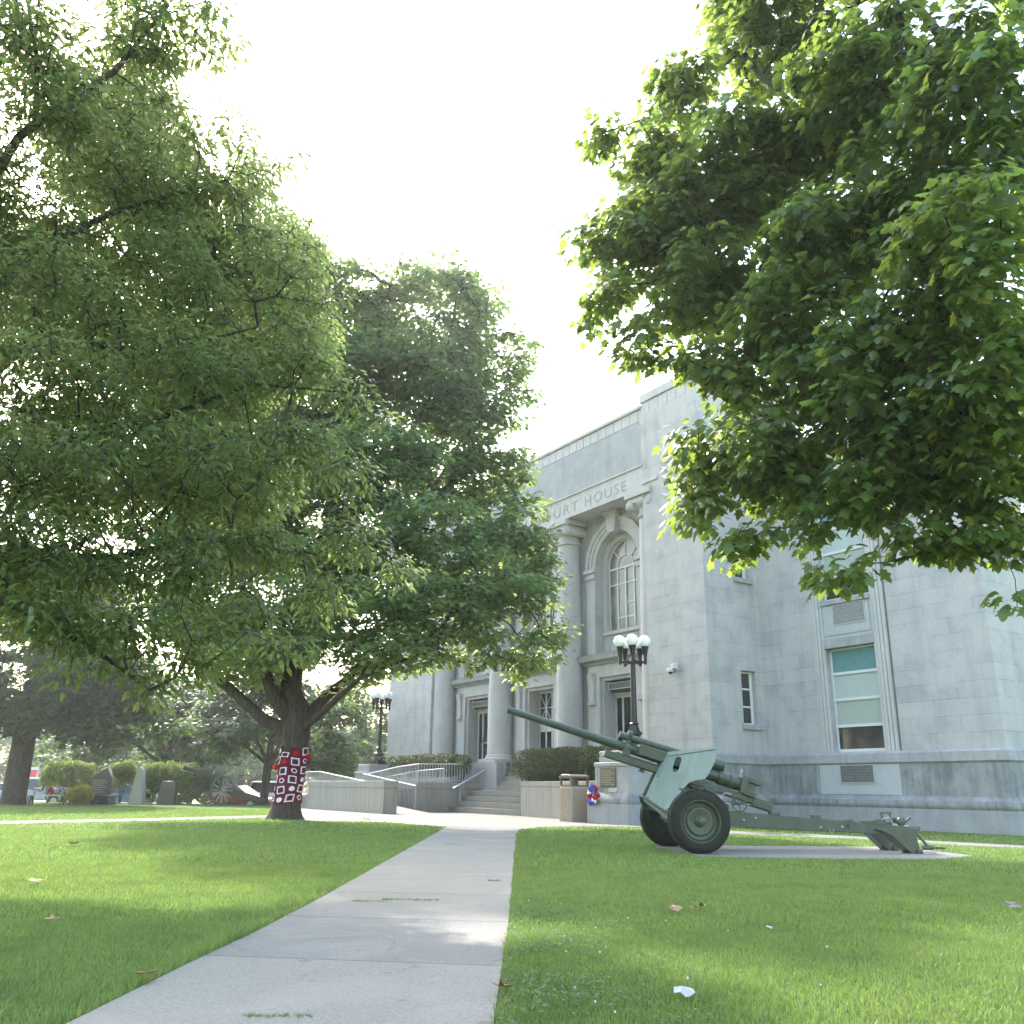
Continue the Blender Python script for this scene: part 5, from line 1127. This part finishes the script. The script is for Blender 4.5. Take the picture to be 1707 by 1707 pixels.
lob = [LB_(a[0], a[1], Yc + a[2], a[3], a[4], a[5]) for a in ((700, 470, 0, 60, 62, 1.8), (715, 550, 0, 60, 50, 2), (690, 600, -1, 60, 50, 2), (770, 630, 0, 60, 50, 2), (790, 745, 0, 50, 36, 2), (430, 1085, -2, 70, 36, 1.8), (525, 1065, -2.2, 60, 36, 1.6), (360, 1095, -1, 50, 30, 1.4), (590, 490, 0, 50, 50, 1.8), (625, 560, 0, 50, 50, 1.8), (760, 455, 0, 40, 40, 1.3), (820, 510, 0, 36, 36, 1.2), (860, 590, 0, 42, 40, 1.3), (872, 640, 0, 30, 30, 1), (830, 690, 0, 60, 30, 1.6), (865, 770, .3, 45, 30, 1.3), (900, 900, 0, 42, 40, 1.3), (935, 1050, 0, 26, 24, .8), (440, 520, 0, 100, 90, 3), (370, 620, 0, 90, 90, 3), (520, 450, 0, 70, 60, 2), (470, 400, 1, 60, 60, 2), (300, 760, 1, 80, 90, 2.5), (640, 530, 1, 60, 70, 2), (770, 500, -.5, 45, 60, 1.5), (800, 580, 0, 60, 60, 2), (855, 620, 0, 38, 42, 1.2), (860, 670, 0, 38, 30, 1), (720, 640, 0, 110, 90, 3), (590, 640, 0, 90, 110, 3), (780, 690, 0, 80, 40, 2),
    (620, 790, -1, 150, 90, 3.2), (760, 800, 1, 110, 60, 2.4), (850, 790, .5, 45, 36, 1.4), (880, 840, .5, 36, 30, 1.2), (830, 880, 0, 75, 50, 2.2), (700, 900, -1.5, 140, 70, 3), (880, 930, 0, 48, 45, 1.5), (910, 985, 0, 32, 30, 1), (920, 1060, 0, 38, 22, .9), (820, 980, -1, 100, 60, 2.6), (680, 1010, -2.5, 120, 60, 2.6), (550, 960, -1, 100, 90, 3), (870, 1080, -.5, 55, 34, 1.4), (780, 1075, -1.5, 80, 38, 2), (660, 1085, -2.5, 80, 36, 2), (900, 1105, -.5, 26, 22, .8), (590, 1075, -1, 60, 40, 1.6), (560, 1150, 1, 30, 30, 1), (620, 1125, 0, 50, 24, 1.2), (860, 1128, -.5, 18, 16, .5),
    (450, 1050, 1, 90, 60, 3), (360, 1040, 1, 90, 60, 2.6), (290, 1010, 1.5, 70, 60, 2), (420, 900, 2, 110, 100, 3), (480, 740, 1, 110, 110, 3), (380, 780, 2, 100, 100, 3), (530, 560, 1, 70, 80, 2.4), (330, 900, 2, 80, 80, 2.4), (430, 1125, .5, 60, 22, 1.4))]
make_tree('maple_tree', 'big rounded maple whose trunk wears a knitted wrap, left of the courthouse', 'tree', b, lim, lob, .55, 40, .19, .62, TML, M['lf_maple2'], M['bark'], .5, .01, .1, .5, .8, flat=.55)

# knitted wrap
def wrap():
    t = thing('knitted_wrap', 'red, white and navy crocheted squares wrapped round the maple trunk', 'knitted wrap', b)
    def cen(z): return np.array([np.interp(z, [.35, .8, 1.6, 2.3], [.01, .03, .1, .13]), 0.])
    def rad(z): return np.interp(z, [.3, .45, .8, 1.6, 2.4], [.49, .465, .432, .43, .44]) + .012
    m = MB(); nc, nr = 8, 6; z0, z1 = .5, 2.2
    for c in range(nc):
        for r in range(nr):
            th0, th1 = 2 * PI * c / nc, 2 * PI * (c + 1) / nc; off = .12 * math.sin(c * 2.1)
            za, zb = z0 + (z1 - z0) * r / nr + off * .3, z0 + (z1 - z0) * (r + 1) / nr + off * .3
            if r == nr - 1 and c % 4 == 1: zb -= .1
            def P(u, v, e):
                u, v = u + .07 * math.sin(v * 3 + c * 5 + r), v + .07 * math.sin(u * 3.3 + r * 7 + c * 2); z = za + (zb - za) * v; a = th0 + (th1 - th0) * u; q = cen(z); R = rad(z) + e; return (q[0] + R * math.cos(a), q[1] + R * math.sin(a), z)
            def quad(u0, u1, v0, v1, e, col):
                m.cur = col; n = 3; vs = [P(u0 + (u1 - u0) * i / n, v, e) for v in (v0, v1) for i in range(n + 1)]; m.add(vs, [(i, i + 1, n + 2 + i, n + 1 + i) for i in range(n)])
            def disc(rr, e, col):
                m.cur = col; n = 14; vs = [P(.5, .5, e)] + [P(.5 + rr * math.cos(2 * PI * i / n), .5 + rr * math.sin(2 * PI * i / n), e) for i in range(n)]; m.add(vs, [(0, i + 1, (i + 1) % n + 1) for i in range(n)])
            k = (c * 2 + r * 3) % 5; kind = (c + r) % 2
            quad(-.02, 1.02, -.02, 1.02, 0, 0 if (c * 5 + r * 3) % 4 else 1)
            if kind == 0:
                e_ = rnd.uniform(-.05, .05); quad(.1 + e_, .88 + e_, .1, .92, .008, 2); quad(.22 + e_, .76 + e_, .22, .8, .014, (0, 1, 3, 0, 0)[k])
                if k in (1, 2, 4): disc(.22, .02, (3, 3, 1, 0, 1)[k])
            else:
                disc(.27, .008, 2 if k != 2 else 3); disc(.17, .014, (2, 1, 3, 2, 1)[k])
    m.build('crocheted_cloth', [M['maroon'], M['navy'], M['ywhite'], M['yred']], t, 0)
    MB().sphere((.62, -.1, 1.93), .11, 10, 8, (1, 1, .8)).sphere((-.38, -.24, 1.6), .1, 10, 8).build('red_bow', M['yred'], t)
wrap()

# background trees
def simple_tree(label, p, h, r, trunk_h, leafm, leafsz, n, group='trees beyond the lawn', name='shade_tree', tr=.3, spacing=None, low=.35, hang=0, more=()):
    p = np.array(p, float); b0 = p; rs = random.Random(int(abs(p[0] * 13 + p[1] * 7)))
    lob = []
    for k in range(n):
        a = rs.uniform(0, 2 * PI); q = rs.random(); z = trunk_h + (h - trunk_h) * (low * .4 + (1 - low * .4) * q) - (hang if k % 3 == 0 else 0); rr = r * (1 - .75 * max(0, q - .35)) * rs.uniform(.35, .8)
        lob.append((p + (rr * math.cos(a), rr * math.sin(a), z), r * rs.uniform(.25, .42), r * rs.uniform(.25, .42), (h - trunk_h) * rs.uniform(.1, .17)))
    lob += [(p + np.array(m[:3]), m[3], m[3], m[4]) for m in more]
    lim = [[(p + (0, 0, -.5), tr * 1.5), (p + (0, 0, .3), tr * 1.1), (p + (.05, 0, trunk_h), tr), (p + (.2, .1, h * .6), tr * .55), (p + (.1, .1, h * .85), tr * .15)]]
    for k in range(5): a = k * 1.26 + rs.random(); lim.append([(p + (.05, 0, trunk_h * rs.uniform(.8, 1.2)), tr * .5), (p + (r * .4 * math.cos(a), r * .4 * math.sin(a), trunk_h + (h - trunk_h) * .25), tr * .3), (p + (r * .75 * math.cos(a), r * .75 * math.sin(a), trunk_h + (h - trunk_h) * rs.uniform(.3, .55)), tr * .08)])
    sp_ = spacing or r * .17
    return make_tree(name, label, 'tree', p, lim, lob, sp_, 44, leafsz, sp_ * 1.05, TML, leafm, M['bark'], .45, .012, .1, sp_ * .9, .9, group, flat=.45)
dk, lt = M['lf_bg'], M['lf_bg2']
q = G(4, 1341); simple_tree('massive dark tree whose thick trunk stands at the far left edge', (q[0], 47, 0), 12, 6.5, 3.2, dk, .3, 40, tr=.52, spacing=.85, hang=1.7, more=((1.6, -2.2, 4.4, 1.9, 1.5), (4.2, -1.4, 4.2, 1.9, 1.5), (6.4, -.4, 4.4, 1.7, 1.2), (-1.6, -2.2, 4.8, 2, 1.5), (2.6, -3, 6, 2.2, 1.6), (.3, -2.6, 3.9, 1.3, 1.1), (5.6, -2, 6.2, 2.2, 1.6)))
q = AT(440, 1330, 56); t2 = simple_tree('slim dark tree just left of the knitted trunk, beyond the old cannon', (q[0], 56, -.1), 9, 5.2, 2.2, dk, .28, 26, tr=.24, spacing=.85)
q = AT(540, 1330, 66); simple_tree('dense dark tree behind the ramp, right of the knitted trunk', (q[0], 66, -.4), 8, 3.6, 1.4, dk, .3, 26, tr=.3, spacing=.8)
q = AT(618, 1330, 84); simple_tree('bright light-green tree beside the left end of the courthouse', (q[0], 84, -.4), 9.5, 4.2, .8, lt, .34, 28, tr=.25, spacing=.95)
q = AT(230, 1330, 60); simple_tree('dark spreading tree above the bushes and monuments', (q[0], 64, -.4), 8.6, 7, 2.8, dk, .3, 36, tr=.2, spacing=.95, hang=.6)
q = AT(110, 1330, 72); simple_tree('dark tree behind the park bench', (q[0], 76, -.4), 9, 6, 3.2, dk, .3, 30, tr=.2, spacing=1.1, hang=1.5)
fars = ((20, 118, 9, 6), (95, 110, 8, 6), (165, 125, 9, 7), (250, 115, 8, 7), (330, 120, 9, 7), (400, 112, 10, 7), (480, 125, 9, 7), (570, 130, 10, 6.5))
FARL = ('hazy light-green tree behind the shop at the far left', 'low light-green tree above the clipped hedge at the left', 'distant tree behind the black pointed monument', 'distant tree above the pale obelisk', 'distant tree above the old cannon shield', 'distant tree above the dark red car', 'distant tree above the long white car', 'distant tree between the dark tree and the bright light-green tree')
src = None
for k, (px, Y, h, r) in enumerate(fars):
    q = AT(px, 1330, Y)
    if src is None: src = simple_tree(FARL[k], (q[0], Y, -.5), h, r, .6, lt, .5, 26, group='far line of light-green trees', spacing=1.4); o = src
    else: o = copy_tree(src); o.location = (q[0], Y, -.5); o.rotation_euler = (0, 0, k * 1.7); s_ = h / 9; o.scale = (r / 6, r / 6, s_); o['label'] = FARL[k]

def hedge(name, label, cat, x0, x1, y0, y1, z0, z1, n, leafsz, mat, frame=None, group=None, stems=4, base=0, round_=4.0, rough=.05, ragged=.0):
    """clipped bush: leaf shell over a superellipsoid, local axes of `frame` thing"""
    t = frame; cx, cy, cz = (x0 + x1) / 2, (y0 + y1) / 2, (z0 + z1) / 2; hx, hy, hz = (x1 - x0) / 2, (y1 - y0) / 2, (z1 - z0) / 2
    d = rand_dir(n * 3); 
    q = d * np.array([1, 1, 1]); L = (np.abs(q) ** round_).sum(1) ** (1 / round_); q = q / L[:, None]
    w = RNG.random(len(q)) < (np.array([hy * hz, hx * hz, hx * hy]) / max(hy * hz, hx * hz, hx * hy))[np.argmax(np.abs(q), 1)]
    q = q[w][:n]; dep = 1 - np.abs(RNG.normal(size=len(q))) * .16 / 1
    lump = 1 + rough * (np.sin(q[:, 0] * hx * 3.1 + 1) * np.sin(q[:, 2] * hz * 4.3) + np.sin(q[:, 1] * hy * 5 + q[:, 0] * hx * 5.3))
    S = np.array([hx, hy, hz]); inset = np.minimum(1, .35 / S)
    P = q * S * (1 - (1 - dep)[:, None] * inset * 3) * lump[:, None]
    if ragged: P[:, 2] = np.where(P[:, 2] < -hz * .5, P[:, 2] + hz * ragged * (np.sin(P[:, 0] * 4) + np.sin(P[:, 0] * 9.3)) * .5, P[:, 2])
    nn = nrmz(q / S); T = nn * .5 + rand_dir(len(q)) * .8 + np.array([0, 0, .3]); Nn = nn + rand_dir(len(q)) * .7
    P = P + np.array([cx, cy, cz])
    leaves('foliage', TV, P, T, Nn, leafsz * (.6 + .8 * RNG.random(len(q))), mat, t)
    s = MB()
    for k in range(stems):
        xx = x0 + (x1 - x0) * (k + .5) / stems
        for j in range(5): a = rnd.uniform(0, 6.28); s.tube([(xx + rnd.uniform(-.06, .06), cy, base), (xx + .12 * math.cos(a), cy + .12 * math.sin(a), z0 * .6 + base * .4), (xx + .4 * math.cos(a), cy + .3 * math.sin(a), cz)], [.03, .022, .012], 5)
    s.build('stem', M['twig'], t); return t
def bh(name, label, x, y): return at_b(name, label, 'hedge', x, y, 0)
h = bh('clipped_hedge', 'tall clipped dark hedge on the planter right of the steps', 5.6, -1.35)
hedge('', '', '', -3.75, 2.6, -.62, .55, 1.36, 2.56, 22000, .075, M['lf_hedge'], h, None, 5, 1.15, 5, .03, .12)
h = bh('clipped_hedge', 'long flat-topped clipped hedge behind the ramp railings', -7.1, -1.0)
hedge('', '', '', -4.3, 4.2, -.5, .6, 1.62, 2.56, 24000, .085, M['lf_hedge'], h, None, 7, 1.2, 5, .03, .05)
def bush(name, label, px, Y, w, d, z0, z1, n, ls, mat, stems, round_=3.5, rough=.08, rag=.2, cat='bush', group=None):
    p = AT(px, 1335, Y); t = thing(name, label, cat, (p[0], Y, 0), 0, group); hedge('', '', '', -w / 2, w / 2, -d / 2, d / 2, z0, z1, n, ls, mat, t, None, stems, -.05, round_, rough, rag); return t
bush('clipped_bush', 'rounded clipped bush behind the park bench', 107, 52, 2.8, 1.6, .45, 2.15, 9000, .12, M['lf_shrub'], 3)
bush('tall_bush', 'leggy bush on bare stems right of the pointed monument', 200, 52.6, 1.5, 1.3, .95, 2.2, 4200, .12, M['lf_shrub'], 1, 2.6, .12, .4)
bush('tall_bush', 'bare-stemmed bush half behind the pale obelisk', 252, 52, 1.25, 1.2, .4, 2.15, 5000, .12, M['lf_shrub'], 1, 2.6, .12, .4)
bush('tall_bush', 'dense bush beside the old cannon barrel', 300, 52.2, 2.3, 1.6, .1, 2.15, 9500, .12, M['lf_shrub'], 2, 3.2, .1, .3)
bush('golden_shrub', 'low golden-yellow shrub beside the pointed monument', 130, 48, 1.65, 1.2, -.05, .85, 5000, .09, M['lf_gold'], 2, 2.2, .12)

# ------------------------------------------------------------------ morning haze
hz = MB().box(-310, 310, -130, 370, -2.5, 30).build('haze', [], None, 0); tag(hz, 'thin bright morning haze filling the air over the lawn', 'haze', None, 'stuff')
hm = bpy.data.materials.new('haze'); hm.use_nodes = True; hm.node_tree.nodes.clear()
ho = hm.node_tree.nodes.new('ShaderNodeOutputMaterial'); hv = hm.node_tree.nodes.new('ShaderNodeVolumePrincipled')
hv.inputs['Color'].default_value = (.95, .96, .97, 1); hv.inputs['Density'].default_value = .0006; hv.inputs['Anisotropy'].default_value = .55
hm.node_tree.links.new(hv.outputs[0], ho.inputs['Volume']); hz.data.materials.append(hm)

# ------------------------------------------------------------------ sky, sun, camera
AZ, EL = math.radians(-25), math.radians(40)
w = bpy.data.worlds.new('World'); scene.world = w; w.use_nodes = True; nt = w.node_tree; bg = nt.nodes['Background']
sky = nt.nodes.new('ShaderNodeTexSky'); sky.sky_type = 'NISHITA'; sky.sun_disc = False; sky.sun_elevation = EL; sky.sun_rotation = AZ
sky.air_density = 1.6; sky.dust_density = 2.5; sky.ozone_density = 1.0
nt.links.new(sky.outputs[0], bg.inputs[0]); bg.inputs[1].default_value = .15
sd = Vector((math.sin(AZ) * math.cos(EL), math.cos(AZ) * math.cos(EL), math.sin(EL)))
sl = bpy.data.lights.new('sun', 'SUN'); sl.energy = 2.0; sl.angle = math.radians(1.0); sl.color = (1, .965, .91)
so = bpy.data.objects.new('sun', sl); COL.objects.link(so); so.rotation_euler = sd.to_track_quat('Z', 'Y').to_euler()
cam = bpy.data.cameras.new('camera'); co = bpy.data.objects.new('camera', cam); COL.objects.link(co)
cam.sensor_width = 36; cam.sensor_fit = 'HORIZONTAL'; cam.lens = 36 * FPX / 1707; cam.clip_end = 6000; cam.clip_start = .05
co.matrix_world = Matrix(((XR[0], UP[0], -FW[0], CAM[0]), (XR[1], UP[1], -FW[1], CAM[1]), (XR[2], UP[2], -FW[2], CAM[2]), (0, 0, 0, 1)))
scene.camera = co
vs = scene.view_settings; vs.view_transform = 'Standard'; vs.look = 'None'; vs.exposure = 2.55; vs.gamma = 1
scene.cycles.max_bounces = 8; scene.cycles.transparent_max_bounces = 4; scene.cycles.use_denoising = True
